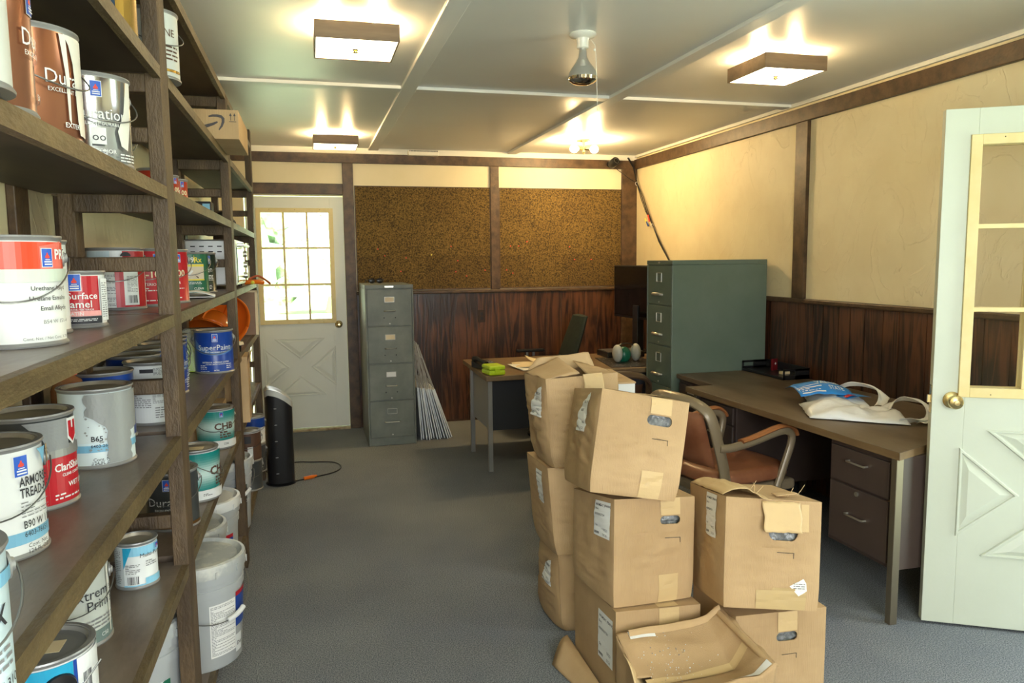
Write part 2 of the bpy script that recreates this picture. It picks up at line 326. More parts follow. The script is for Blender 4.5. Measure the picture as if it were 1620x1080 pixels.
class Decal:
    """flat shapes in (s, z) label coordinates laid on a surface through mp(s, z, lift)"""
    def __init__(s, mp, sc=True): s.mp = mp; s.mb = M(); s.mats = []; s.k = 0; s.scale_ok = sc; s.maxe = .012
    def mi(s, m):
        if m not in s.mats: s.mats.append(m)
        return s.mats.index(m)
    def lift(s): s.k += 1; return .0006+.00035*s.k
    def rect(s, s0, s1, z0, z1, m, nz=1):
        h = s.lift(); n = max(1, int(abs(s1-s0)/.008)); i = s.mi(m)
        s.mb.grid(lambda u, v: s.mp(s0+(s1-s0)*u, z0+(z1-z0)*v, h), n, nz, i, smooth=False)
    def text(s, body, x, z, size, m, align='c', bold=0.0, slant=0, sx=1.0):
        h = s.lift(); put_text(s.mb, body, x, z, size, lambda a, b: s.mp(a, b, h), s.mi(m), align, bold, slant, sx)
    def poly(s, pts, m):
        h = s.lift(); i = s.mi(m)
        T = [[Vector(pts[k][:2]) for k in tr] for tr in tessellate_polygon([[Vector((a, b, 0)) for a, b in pts]])]
        while T:
            a, b, c = T.pop(); E = [((b-a).length, 0), ((c-b).length, 1), ((a-c).length, 2)]; L, k = max(E)
            if L > s.maxe and s.scale_ok:
                q = [(a, b, c), (b, c, a), (c, a, b)][k]; mm_ = (q[0]+q[1])/2; T += [[q[0], mm_, q[2]], [mm_, q[1], q[2]]]
            else: s.mb.add([s.mp(p.x, p.y, h) for p in (a, b, c)], [(0, 1, 2)], i)
    def lines(s, s0, s1, z0, z1, n, m, seed=1, th=.42):
        rnd = random.Random(seed); h = s.lift(); i = s.mi(m); dz = (z1-z0)/n
        for k in range(n):
            a = s0
            zc = z1-dz*(k+.5)
            while a < s1-.002:
                w = rnd.uniform(.003, .011)*max(1, dz/.005); e = min(a+w, s1)
                s.mb.add([s.mp(a, zc-dz*th/2, h), s.mp(e, zc-dz*th/2, h), s.mp(e, zc+dz*th/2, h), s.mp(a, zc+dz*th/2, h)], [(0, 1, 2, 3)], i)
                a = e+rnd.uniform(.001, .0025)*max(1, dz/.005)
                if rnd.random() < .07: break
    def barcode(s, x, z, w, h, m=None):
        s.rect(x-w*.08, x+w*1.08, z-h*.1, z+h*1.1, m_w); rnd = random.Random(int(abs(x*1e4)+7)); hh = s.lift(); i = s.mi(m_ink); a = x
        while a < x+w:
            e = a+rnd.choice((.0008, .0014, .002)); s.mb.add([s.mp(a, z, hh), s.mp(e, z, hh), s.mp(e, z+h, hh), s.mp(a, z+h, hh)], [(0, 1, 2, 3)], i); a = e+rnd.choice((.0008, .0014, .002))
    def logo(s, x, z, w):
        h = w*1.5; s.rect(x-w*.56, x+w*.56, z-h*.54, z+h*.54, m_w); s.rect(x-w/2, x+w/2, z-h/2, z+h/2, m_sw_blue)
        s.poly([(x-w*.24, z+h*.0), (x-w*.20, z+h*.10), (x-w*.09, z+h*.17), (x-w*.05, z+h*.28), (x+w*.05, z+h*.28), (x+w*.09, z+h*.17), (x+w*.20, z+h*.10), (x+w*.24, z), (x+w*.09, z-h*.04), (x-w*.09, z-h*.04)], m_sw_red)
        s.rect(x-w*.24, x+w*.24, z-h*.13, z-h*.09, m_w)
        s.rect(x-w*.36, x+w*.36, z-h*.26, z-h*.19, m_w); s.rect(x-w*.36, x+w*.36, z-h*.40, z-h*.33, m_w)
    def build(s, name, parent, world=False):
        return s.mb.build(name, s.mats, parent, world=world)

# ================================================================== THE ROOM
D, R, LW, H, BK = 6.876, 3.086, -0.665, 2.475, -1.35      # back wall, right wall, left wall, ceiling, wall behind the camera
DX0, DX1, DH = -0.515, 0.3135, 2.062                       # back door opening
RY0, RY1 = 1.195, 2.03                                     # doorway in the right wall
ZC = 1.2247                                                # wainscot cap
f = M(); f.box(LW-.1, BK-.1, -.06, R+.1, D+.1, 0); struct(f.build('floor', m_carpet), 'blue-grey short pile carpet')
c = M(); c.box(LW-.1, BK-.1, H, R+.1, D+.1, H+.08); struct(c.build('ceiling', m_ceiling), 'off-white satin ceiling panels')
# walls
w = M(); w.box(LW-.1, D, 0, DX0, D+.1, H); w.box(DX1, D, 0, R+.1, D+.1, H); w.box(DX0, D, DH, DX1, D+.1, H); struct(w.build('wall_back', m_creamflat), 'cream back wall')
w = M(); w.box(R, BK, 0, R+.1, RY0, H); w.box(R, RY1, 0, R+.1, D, H); w.box(R, RY0, DH, R+.1, RY1, H); struct(w.build('wall_right', m_cream), 'textured cream right wall')
w = M(); w.box(LW-.1, BK, 0, LW, D, H); struct(w.build('wall_left', m_cream), 'cream left wall behind the shelves')
w = M(); w.box(LW-.1, BK-.1, 0, -.60, BK, H); w.box(1.50, BK-.1, 0, R+.1, BK, H); w.box(-.60, BK-.1, 0, 1.50, BK, .78); w.box(-.60, BK-.1, 2.32, 1.50, BK, H)
struct(w.build('wall_front', m_cream), 'cream wall behind the camera with a wide opening added for fill light')
w = M()
for x in (-.60, .10, .78, 1.46): w.box(x, BK-.08, .78, x+.04, BK-.02, 2.32)
w.box(-.60, BK-.08, .78, 1.50, BK-.02, .82); w.box(-.60, BK-.08, 2.28, 1.50, BK-.02, 2.32)
wf = struct(w.build('added_window_1', m_mold), 'white framed window added behind the camera for fill light')  # unseen window, added to go with the rear fill light

# ceiling battens (a grid of flat white boards)
def batten(n, x0, y0, x1, y1):
    b = M(); b.box(x0, y0, H-.019, x1, y1, H); struct(b.build('trim_%d' % n, m_batten, bevel=.003), 'off-white ceiling batten')
batten(1, .543, BK, .628, D); batten(2, 1.80, BK, 1.885, D)
batten(3, LW, 4.405, .543, 4.49); batten(4, .628, 4.405, 1.80, 4.49); batten(5, 1.885, 4.405, R, 4.49)
batten(6, LW, 1.97, .543, 2.055); batten(7, .628, 1.97, 1.80, 2.055); batten(8, 1.885, 1.97, R, 2.055)
def trim(n, boxes, m, lab, bev=.003):
    b = M()
    for q in boxes: b.box(*q)
    return struct(b.build('trim_%d' % n, m, bevel=bev), lab)
# white mouldings at ceiling
trim(9, [(LW, D-.022, 2.425, R, D, H)], m_mold, 'white moulding above the back wall beam')
trim(10, [(R-.022, BK, 2.452, R, D, H)], m_mold, 'white moulding along the right wall')
# brown beams
trim(11, [(LW, D-.03, 2.344, R, D, 2.425)], m_trim, 'dark brown beam along the top of the back wall')
trim(12, [(R-.03, BK, 2.344, R, D, 2.432)], m_trim, 'dark brown beam along the top of the right wall')
trim(13, [(DX1, D-.026, 0, .405, D, 2.344)], m_trim, 'dark brown post right of the back door')
trim(14, [(1.635, D-.026, ZC, 1.716, D, 2.344)], m_trim, 'dark brown post between the cork boards')
trim(15, [(2.933, D-.028, 0, R, D, 2.344)], m_trim, 'dark brown post in the corner')
trim(16, [(LW, D-.026, 2.074, DX1, D, 2.166)], m_trim, 'dark brown header above the back door')
trim(17, [(R-.026, 4.223, ZC, R, 4.343, 2.344)], m_trim, 'dark brown post on the right wall')
# wainscot
def groove_panel(name, along, a0, a1, wall, lab):
    b = M(); a = a0; rnd = random.Random(5)
    while a < a1-.01:
        wd = rnd.choice((.10, .145, .19, .12)); e = min(a+wd, a1)
        if along == 'x': b.box(a+.003, D-.014, 0.02, e-.003, D, ZC-.03); 
        else: b.box(R-.014, a+.003, 0.02, R, e-.003, ZC-.03)
        a = e
    if along == 'x': b.box(a0, D-.009, 0, a1, D, ZC-.03, 1)
    else: b.box(R-.009, a0, 0, R, a1, ZC-.03, 1)
    return struct(b.build(name, [m_panel, m_trim]), lab)
groove_panel('trim_18', 'x', .405, 2.933, 0, 'dark stained grooved paneling on the back wall')
groove_panel('trim_19', 'y', RY1+.09, D-.03, 0, 'dark stained grooved paneling on the right wall')
groove_panel('trim_23', 'y', BK, RY0-.09, 0, 'dark stained grooved paneling before the doorway')
trim(20, [(.405, D-.03, ZC-.032, 2.933, D, ZC)], m_trim, 'dark brown cap rail on the back wall', .008)
trim(21, [(R-.03, RY1+.09, ZC-.032, R, D-.03, ZC)], m_trim, 'dark brown cap rail on the right wall', .008)
trim(22, [(R-.02, RY1, 0, R+.1, RY1+.09, 2.15), (R-.02, RY0-.09, 0, R+.1, RY0, 2.15), (R-.02, RY0, DH, R+.1, RY1, 2.15)], m_trim, 'dark casing round the side doorway')
for i, y in enumerate((.55, 2.0, 2.34, 4.5, 6.1)): trim(24+i, [(LW, y, 0, LW+.02, y+.09, H)], m_trim, 'dark brown strip on the left wall')
# thresholds
trim(30, [(DX0, D-.05, 0, DX1, D+.1, .018)], mat('worn_threshold', (.22, .13, .05), .5, c2=(.45, .36, .2), nscale=20), 'worn wooden threshold of the back door')
b = M(); b.box(.405, D-.022, 0, .41, D-.014, .01); 

# doors ------------------------------------------------------------------------------------------------
def door(name, label, loc, rz, knob_side, closed):
    """32-inch half-glazed door, local x from 0 (latch side) to .81 (hinge), thickness in y (0..0.044), front = -y"""
    t = bpy.data.objects.new(name, None); COL.objects.link(t); t.location = loc; t.rotation_euler = (0, 0, rz); ORG[t.name] = loc
    t['kind'] = 'structure'; t['label'] = label
    Wd, Hd, T = .815, 2.03, .044; gx0, gx1, gz0, gz1 = .115, .705, .955, 1.905
    b = M(); b.box(0, 0, 0, gx0, T, Hd); b.box(gx1, 0, 0, Wd, T, Hd); b.box(gx0, 0, 0, gx1, T, gz0); b.box(gx0, 0, gz1, gx1, T, Hd)
    # raised triangular panels of the cross-buck, both faces
    for sgn, y0 in ((-1, 0), (1, T)):
        cx = .41
        tris = [[(cx-.215, .80), (cx+.215, .80), (cx, .618)], [(cx-.305, .728), (cx-.305, .365), (cx-.088, .546)], [(cx+.305, .728), (cx+.305, .365), (cx+.088, .546)], [(cx-.215, .292), (cx+.215, .292), (cx, .475)]]
        for tr in tris:
            gx = sum(p[0] for p in tr)/3; gz = sum(p[1] for p in tr)/3
            def sc(k, y): return [(gx+(p[0]-gx)*k, y0+sgn*y, gz+(p[1]-gz)*k) for p in tr]
            r = [sc(1.0, .0005), sc(.97, .008), sc(.88, .008), sc(.86, .001), sc(.80, .001), sc(.52, .009)]
            vs = [p for q in r for p in q]; fs = []
            for i in range(5):
                for k in range(3): fs.append((i*3+k, i*3+(k+1) % 3, (i+1)*3+(k+1) % 3, (i+1)*3+k))
            fs.append((15, 16, 17)); b.add(vs, fs)
    slab = b.build('door_leaf', m_door if closed else m_door2, t, bevel=.0015)
    b = M()
    for y0, y1 in ((-.012, .006), (T-.006, T+.012)):
        a = .026
        b.box(gx0-a, y0, gz0-a, gx0+.012, y1, gz1+a); b.box(gx1-.012, y0, gz0-a, gx1+a, y1, gz1+a)
        b.box(gx0+.012, y0, gz0-a, gx1-.012, y1, gz0+.012); b.box(gx0+.012, y0, gz1-.012, gx1-.012, y1, gz1+a)
        w3 = (gx1-gx0)/3; h3 = (gz1-gz0)/3
        for i in (1, 2):
            b.box(gx0+w3*i-.009, y0+.004, gz0+.012, gx0+w3*i+.009, y1-.004, gz1-.012)
            b.box(gx0+.012, y0+.005, gz0+h3*i-.009, gx1-.012, y1-.005, gz0+h3*i+.009)
        for zz in (gz0-.013, gz1+.013):
            for xx in (.2, .41, .62): b.cyl((xx, y0-.001 if y0 < 0 else y1+.001, zz), (xx, (y0+y1)/2, zz), .003, 6, 1)
    b.build('window_frame', [m_doorframe, m_trim], t, bevel=.003)
    b = M(); b.box(gx0, T/2-.002, gz0, gx1, T/2+.002, gz1); b.build('window_pane', m_glass, t)
    kx = .07
    b = M()
    for s in (-1, 1):
        yb = 0 if s < 0 else T
        Rm = Matrix.Rotation(rad(90)*(1 if s < 0 else -1), 3, 'X')
        b.lathe([(.001, 0), (.033, 0), (.033, .004), (.024, .009), (.012, .012), (.011, .03), (.018, .036), (.0265, .045), (.028, .055), (.024, .066), (.012, .071), (.001, .072)], 28, 0, (kx, yb, .915), R=Rm)
        b.lathe([(.001, .071), (.011, .071), (.010, .076), (.001, .0765)], 20, 0, (kx, yb, .915), R=Rm)
    b.build('door_knob', m_brass, t)
    b = M(); b.box(-.0015, .008, .86, .001, T-.008, .97); b.box(-.012, .016, .90, .0, .03, .93); b.build('latch_plate', m_brass, t)
    return t
dr = door('door_1', 'white half-glazed back door with cross-buck lower panel', (DX1-.002, D+.004, .025), 0, 0, True)
dr.scale = (-1, 1, 1)
d2 = door('door_2', 'white half-glazed door standing open at the right', (2.362, 2.425, .012), math.atan2(-.505, .86), 0, False)
# outside: lawn and trees in daylight
g = M(); g.box(-30, -30, -.16, 30, 40, -.14); struct(g.build('ground', mat('lawn', (.30, .42, .22), .9, c2=(.42, .52, .32), nscale=4)), 'lawn outside')
m_leaf = mat('leaves', (.42, .60, .34), .8, c2=(.75, .84, .66), nscale=5, detail=8, lo=.4, hi=.6)
for i, (x, y, r_, zc, lab) in enumerate(((-2.9, 19, 2.6, 2.2, 'sunlit green tree outside, seen through the left column of door panes'), (.6, 25, 3.0, 1.0, 'sunlit bush outside, seen through the middle of the back door glass'), (3.4, 19, 2.2, 1.1, 'pale green bush outside, seen through the right column of door panes'))):
    t = thing('garden_tree', lab, 'tree', (x, y, -.14), 0, 'trees outside the back door')
    b = M(); b.tube([(0, 0, 0), (.1, 0, zc*.6), (0, 0, zc+.4)], .14, 8, rs=[.14, .11, .08]); b.build('trunk', mat('pale_bark', (.4, .35, .28), .9), t)
    b = M(); rnd = random.Random(i)
    for k in range(60):
        a, e_, q = rnd.uniform(0, 2*PI), rnd.uniform(-.8, 1.4), rnd.uniform(.5, .95)
        c_ = (r_*q*math.cos(a)*math.cos(e_), r_*.6*q*math.sin(a)*math.cos(e_), zc+.14+r_*.75*q*math.sin(e_)); rr_ = rnd.uniform(.35, .7)
        if c_[2] < rr_: continue
        b.grid(lambda u, v: Vector(c_)+Vector((math.cos(2*PI*u)*math.sin(PI*v), math.sin(2*PI*u)*math.sin(PI*v), math.cos(PI*v)))*rr_*(1+.45*mnoise.noise(Vector((u*8+k, v*7, k)))), 14, 8, smooth=False)
    b.build('foliage', m_leaf, t)
b = M(); b.box(-2.2, 8.6, 1.12, 2.2, 8.68, 1.20)
for i in range(4): b.box(-2.2+i*1.44, 8.6, -.14, -2.12+i*1.44, 8.68, 1.12)
o = b.build('porch_rail', m_white, None); tag(o, 'white porch rail outside, crossing the bottom panes of the back door', 'railing')

# ================================================================== SHELVING
SF = -.3414; SB = -.628; PW = .038
PY = [(.46, .565), (2.125, 2.232), (3.80, 3.905), (5.353, 5.458)]
TOPS = dict(T=2.270, A=1.985, B=1.686, C=1.3595, D=1.0377, E=.686, F=.165); TH = .031
sh = thing('storage_shelves', 'long dark-stained wooden shelving unit along the left wall full of paint cans', 'shelf', (SF, 3.0, 0))
for y0, y1 in PY:
    b = M(); b.box(SF-PW, y0, 0, SF, y1, 2.27 if y0 < 5 else 2.36); b.build('front_post', m_post, sh, bevel=.002, world=True)
    b = M(); b.box(SB+.028, y0+.02, 0, SB+.028+PW, y1-.02, 2.27); b.build('back_post', m_post, sh, bevel=.002, world=True)
for k, zt in TOPS.items():
    for i in range(3):
        y0, y1 = PY[i][1], PY[i+1][0]
        th = .036 if k == 'D' else TH
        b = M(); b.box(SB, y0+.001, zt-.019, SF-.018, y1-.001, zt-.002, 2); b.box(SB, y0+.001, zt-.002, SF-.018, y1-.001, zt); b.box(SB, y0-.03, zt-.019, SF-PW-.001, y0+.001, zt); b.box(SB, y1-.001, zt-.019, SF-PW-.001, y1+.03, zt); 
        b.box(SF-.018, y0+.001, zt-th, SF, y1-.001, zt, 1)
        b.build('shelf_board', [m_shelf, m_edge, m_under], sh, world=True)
for i, (y0, y1) in enumerate(PY):
    for k in 'TABCDE':
        zt = TOPS[k]
        b = M(); b.box(SB+.028+PW, y0+.004, zt-.019-.046, SF-PW, y0+.042, zt-.0195); b.build('cross_rail', m_post, sh, bevel=.003, world=True)
    for a, c2 in (('A', 'B'), ('B', 'C'), ('C', 'D'), ('D', 'E')):
        zm = {'A': 1.815, 'B': 1.490, 'C': 1.17, 'D': .806}[a]
        b = M(); b.box(SB+PW*.6, y0+.004, zm-.019, SF-PW, y0+.042, zm+.019); b.build('cross_rail', m_post, sh, bevel=.004, world=True)
b = M(); b.box(-.415, .46, 0, -.397, 5.458, TOPS['F']-.019); b.build('kick_board', m_post, sh, world=True)

# ================================================================== LAMPS
def ceiling_lamp(x, y, label):
    t = thing('ceiling_lamp', label, 'ceiling lamp', (x, y, H), 0, 'square wood-veneer ceiling lamps')
    a = .168; z0, z1 = -.100, -.031
    b = M()
    for s in (-1, 1): b.box(-a, s*a, z0, a, s*(a-.006), z1); b.box(s*a, -a+.006, z0, s*(a-.006), a-.006, z1)
    b.build('lamp_frame', m_lampwood, t, bevel=.001)
    b = M(); b.box(-a+.007, -a+.007, z0+.003, a-.007, a-.007, z0+.008); b.build('diffuser', m_diff, t)
    b = M(); b.lathe([(.001, -.012), (.010, -.010), (.011, -.006), (.006, -.003), (.011, 0), (.013, .003)], 16, 0, (0, 0, z0)); b.build('finial', m_brass, t)
    b = M(); b.box(-.06, -.06, -.022, .06, .06, -.001); b.cyl((0, 0, z0+.01), (0, 0, -.02), .005, 8)
    for s in (-1, 1): b.cyl((s*.075, 0, -.029), (s*.025, 0, -.029), .012, 10)
    b.build('lamp_holder', m_porcelain, t)
    for s in (-1, 1):
        b = M(); b.sphere((s*.098, 0, -.029), .021, sc=(1.2, 1, 1)); b.build('light_bulb', m_bulb, t)
    return t
ceiling_lamp(.225, 3.36, 'square wood-veneer ceiling lamp nearest the camera, above the shelf side')
ceiling_lamp(.235, 6.15, 'square wood-veneer ceiling lamp by the back door wall')
ceiling_lamp(2.265, 3.39, 'square wood-veneer ceiling lamp above the desks at the right wall')
# keyless porcelain socket with a silvered reflector bulb
t = thing('bulb_fixture', 'white porcelain socket with silver reflector bulb and pull string in the middle of the ceiling', 'light fixture', (1.201, 3.248, H))
b = M(); b.lathe([(.001, 0), (.058, 0), (.060, -.006), (.054, -.014), (.030, -.022), (.027, -.03), (.026, -.062), (.022, -.064), (.001, -.064)], 36); b.build('socket', m_porcelain, t)
b = M(); b.lathe([(.014, -.062), (.0165, -.075), (.019, -.10), (.030, -.122), (.050, -.148)], 36, m=1)
b.lathe([(.050, -.148), (.061, -.168), (.0655, -.187)], 36, m=1); b.lathe([(.0655, -.187), (.062, -.20), (.045, -.212), (.02, -.2185), (.001, -.219)], 36, m=0)
b.build('reflector_bulb', [m_bulbsilver, mat('silvered_bulb_neck', (.70, .69, .66), .18, .85)], t)
b = M(); b.tube([(.03, -.02, -.03), (.045, -.035, -.055), (.047, -.04, -.12), (.05, -.05, -.335)], .0012, 6); b.sphere((.043, -.033, -.075), .006); b.build('pull_string', m_porcelain, t)
# bare two-bulb fixture
t = thing('bulb_fixture', 'bare brass ceiling fixture with two glowing bulbs in front of the corner camera', 'light fixture', (2.24, 6.04, H))
b = M(); b.lathe([(.001, 0), (.06, 0), (.06, -.012), (.012, -.02), (.010, -.095), (.013, -.10), (.006, -.118), (.001, -.12)], 24)
for s in (-1, 1): b.tube([(s*.008, 0, -.07), (s*.03, -.005, -.073), (s*.052, -.01, -.076)], .014, 12)
b.build('fixture_stem', m_brass, t)
for s in (-1, 1):
    b = M(); b.sphere((s*.088, -.015, -.078), .030, sc=(1.15, 1, 1)); b.build('light_bulb', m_bulb, t)
# wall air vent at the top of the back wall
t = thing('air_vent', 'small beige slotted air vent above the back wall beam', 'vent', (1.02, D-.03, 2.44))
b = M(); b.box(-.135, -.06, -.025, .135, .02, .020); b.build('vent_body', m_mold, t, bevel=.008)
b = M()
for i in range(20): b.box(-.125+i*.0127, -.0615, .008, -.118+i*.0127, -.059, .019)
b.build('slot', m_blackmatt, t)

# ================================================================== BACK WALL ITEMS
for i, (x0, x1, lab) in enumerate([(.412, 1.633, 'large brown cork board on the back wall, left of the middle post'), (1.718, 2.931, 'large brown cork board on the back wall nearest the right corner')]):
    t = thing('cork_board', lab, 'cork board', ((x0+x1)/2, D-.001, ZC+.01), 0, 'cork boards on the back wall')
    w = (x1-x0)/2
    b = M(); b.box(-w, -.014, 0, w, 0, .915); b.build('cork_panel', m_cork, t)
    b = M(); b.box(-w, -.018, -.006, w, 0, .004); b.box(-w, -.018, .911, w, 0, .918); b.box(-w, -.018, 0, -w+.006, 0, .915); b.box(w-.006, -.018, 0, w, 0, .915); b.build('board_edge', m_trim, t)
def pin(x, z, m, lab):
    b = M(); Rm = Matrix.Rotation(rad(90), 3, 'X'); b.lathe([(.001, 0), (.005, 0), (.003, .004), (.003, .008), (.006, .011), (.001, .012)], 10, 0, (0, 0, 0), R=Rm)
    o = b.build('push_pin', m, None); o.location = (x, D-.0145, z); tag(o, lab, 'push pin', 'push pins stuck in the cork boards')
pinr = C('pin_red', .7, .06, .03); piny = C('pin_yellow', .8, .7, .1)
pins = [(.66, 1.54, 0), (.60, 1.60, 0), (.85, 1.52, 0), (.80, 1.40, 0), (1.08, 1.545, 1), (1.26, 1.62, 0), (1.32, 1.49, 0), (1.30, 1.39, 0), (1.40, 1.35, 0), (1.575, 1.40, 0), (1.82, 1.62, 0), (1.90, 1.62, 0), (1.98, 1.66, 0), (2.4, 1.61, 0), (2.45, 1.49, 0), (2.62, 1.49, 0), (1.78, 1.40, 0), (1.84, 1.37, 0)]
for x, z, k in pins: pin(x, z, piny if k else pinr, 'tiny yellow push pin in the left cork board' if k else 'tiny red push pin in a cork board')
t = thing('wall_outlet', 'dark brown electrical outlet on the back wall paneling above the far desk', 'outlet', (1.538, D-.014, .977))
b = M(); b.box(-.035, -.006, -.057, .035, 0, .057); b.build('cover_plate', mat('brown_outlet', (.035, .018, .01), .3), t, bevel=.002)
b = M()
for dz in (-.02, .02): b.lathe([(.001, 0), (.016, 0), (.016, .008), (.001, .008)], 18, 0, (0, 0, dz), R=Matrix.Rotation(rad(90), 3, 'X'))
b.build('socket', m_blackmatt, t)
# security camera
t = thing('security_camera', 'small black bullet security camera in the top right corner of the back wall', 'security camera', (2.80, D-.03, 2.385))
b = M(); Rm = Matrix.Rotation(rad(68), 3, 'X')@Matrix.Rotation(rad(18), 3, 'Y')
b.lathe([(.001, 0), (.036, 0), (.040, .008), (.040, .085), (.036, .092), (.033, .088)], 28, 0, (0, -.03, -.01), R=Rm); b.build('camera_body', m_black, t)
b = M(); b.lathe([(.033, .086), (.012, .084), (.001, .084)], 28, 0, (0, -.03, -.01), R=Rm); b.lathe([(.026, .086), (.028, .088), (.022, .088), (.020, .086)], 28, 1, (0, -.03, -.01), R=Rm); b.build('lens', [m_black, m_chrome], t)
b = M(); b.cyl((0, 0, 0), (0, -.03, -.01), .012); b.lathe([(.001, 0), (.03, 0), (.03, .006), (.001, .006)], 20, 0, (0, 0, 0), R=Matrix.Rotation(rad(90), 3, 'X')); b.build('mount', m_black, t)
# cable bundle down the corner
t = thing('cable_bundle', 'bundle of black cables tied with zip ties running down the corner by the camera', 'cable', (R-.04, 6.76, 2.19))
def cab(off, seed):
    rnd = random.Random(seed); P = [(-.10, 6.84, 2.45), (-.05, 6.82, 2.36), (-.035, 6.765, 2.20), (-.035, 6.66, 2.06), (-.035, 6.56, 1.93), (-.035, 6.42, 1.79), (-.035, 6.28, 1.64), (-.035, 6.09, 1.478), (-.035, 5.9, 1.30), (-.035, 5.6, 1.0)]
    out = []
    for i, (x, y, z) in enumerate(P):
        k = 0.2 if i in (2, 5, 7) else 1.0
        out.append((R+x+rnd.uniform(-.004, .004), y+off*k*(1.8 if i in (3, 4) else .8)+rnd.uniform(-.004, .004), z))
    q = []
    for i in range(len(out)-1):
        for s in range(4): q.append(Vector(out[i]).lerp(Vector(out[i+1]), s/4))
    return q+[Vector(out[-1])]
for k, off in enumerate((-.03, -.012, 0, .012, .022)):
    b = M(); b.tube(cab(off*.6, k), .0032, 6); b.build('cable', m_black, t, world=True)
b = M(); b.tube([(2.83, D-.05, 2.37), (2.88, D-.05, 2.33), (2.97, 6.80, 2.26), (3.045, 6.765, 2.205)], .003, 6); b.build('camera_cable', m_black, t, world=True)
for n, c_, p0, p1 in (('connector_red', pinr, (3.04, 6.50, 1.89), (3.04, 6.47, 1.83)), ('connector_yellow', piny, (3.04, 6.56, 1.86), (3.04, 6.52, 1.81)), ('connector_blue', m_navy, (3.04, 6.53, 1.83), (3.04, 6.49, 1.79))):
    b = M(); b.cyl(p0, p1, .007, 8); b.build('connector', c_, t, world=True)
for y, z in ((6.765, 2.2), (6.42, 1.79)):
    b = M(); b.tube([(3.045+.02*math.cos(a), y+.016*math.cos(a), z+.016*math.sin(a)) for a in [2*PI*k/10 for k in range(10)]], .003, 6, closed=True); b.build('zip_tie', m_white, t, world=True)

# ================================================================== FILING CABINETS
def filing_cabinet(label, loc, rz, w, d, h, n, mt, holder, hstyle, base=.062, cards=()):
    t = thing('filing_cabinet', label, 'filing cabinet', loc, rz)
    b = M(); tk = .012
    b.box(-w/2, .001, 0, -w/2+tk, d, h-.0305); b.box(w/2-tk, .001, 0, w/2, d, h-.0305); b.box(-w/2+tk, d-tk, 0, w/2-tk, d, h-.0305); b.box(-w/2, 0, h-.03, w/2, d, h); b.box(-w/2, .006, 0, w/2, .03, base)
    b.box(-w/2+tk, .03, base, w/2-tk, d-tk, base+.01)
    b.build('cabinet_shell', mt, t, bevel=.003)
    z0 = base+.004; z1 = h-.032; dh = (z1-z0)/n
    b = M(); b.box(-w/2+tk, .012, base, w/2-tk, .03, z1+.002); b.build('front_frame', mt, t)
    for i in range(n):
        a = z1-dh*(i+1)+.004; e = z1-dh*i-.004; ww = w/2-tk-.004
        b = M(); b.box(-ww, .002, a, ww, .012, e); dro = b.build('drawer', mt, t, bevel=.003)
        if hstyle == 'bar':
            hz = a+dh*(.40 if i < n-1 else .52-.1); lz = a+dh*.70
            hw = .042 if i < n-1 else .06
            b = M(); b.tube([(-hw, .002, hz), (-hw, -.02, hz), (-hw*.9, -.026, hz), (hw*.9, -.026, hz), (hw, -.02, hz), (hw, .002, hz)], .0045, 8); b.build('handle', m_chrome, dro)
            lw, lh = .040, .022
        else:
            hz = a+dh*.25; lz = a+dh*.68; hw = .05
            b = M(); b.tube([(-hw, .002, hz), (-hw*.96, -.02, hz+.004), (-hw*.6, -.034, hz+.006), (0, -.038, hz+.007), (hw*.6, -.034, hz+.006), (hw*.96, -.02, hz+.004), (hw, .002, hz)], .009, 10, flat=(1, 1.1)); b.build('handle', m_chrome, dro)
            lw, lh = .038, .032
        b = M(); q = .004
        b.box(-lw, -.003, lz-lh, -lw+q, .002, lz+lh); b.box(lw-q, -.003, lz-lh, lw, .002, lz+lh); b.box(-lw, -.003, lz-lh, lw, .002, lz-lh+q); b.box(-lw, -.003, lz+lh-q, lw, .002, lz+lh)
        b.build('label_holder', m_chrome, dro, bevel=.001)
        if i < len(cards) and cards[i]:
            b = M(); b.box(-lw+q, -.0012, lz-lh+q, lw-q, .0019, lz+lh-q); b.build('label_card', cards[i], dro)
        b = M(); b.lathe([(.001, 0), (.006, 0), (.006, .004), (.001, .005)], 12, 0, (0, .002, a+.018), R=Matrix.Rotation(rad(90), 3, 'X'))
        if hstyle == 'bar' and i < n-1:
            for s in (-1, 1): b.lathe([(.001, 0), (.005, 0), (.001, .001)], 10, 1, (s*.045, .002, hz-.055), R=Matrix.Rotation(rad(90), 3, 'X'))
        b.build('latch', [m_chrome, m_blackmatt], dro)
    b = M()
    if hstyle == 'bar': b.box(-.035, -.0015, h-.022, .035, .001, h-.009)
    else: b.prism([(-.02, 0), (0, -.008), (.02, 0), (0, .008)], 0, 0, mp=None) if False else b.add([(-.02, -.001, h-.015), (0, -.001, h-.023), (.02, -.001, h-.015), (0, -.001, h-.007)], [(0, 1, 2, 3)])
    b.build('badge', m_chrome, t)
    return t
filing_cabinet('worn grey four-drawer filing cabinet against the cork board by the back door', (.614, 6.105, 0), 0, .385, .70, 1.305, 4, m_filing2, None, 'bar', cards=(m_manila, m_manila, m_paper))
filing_cabinet('tall grey-green five-drawer filing cabinet beside the desks at the right wall', (2.333, 4.80, 0), -PI/2, .395, .715, 1.478, 5, m_filing, None, 'arc')
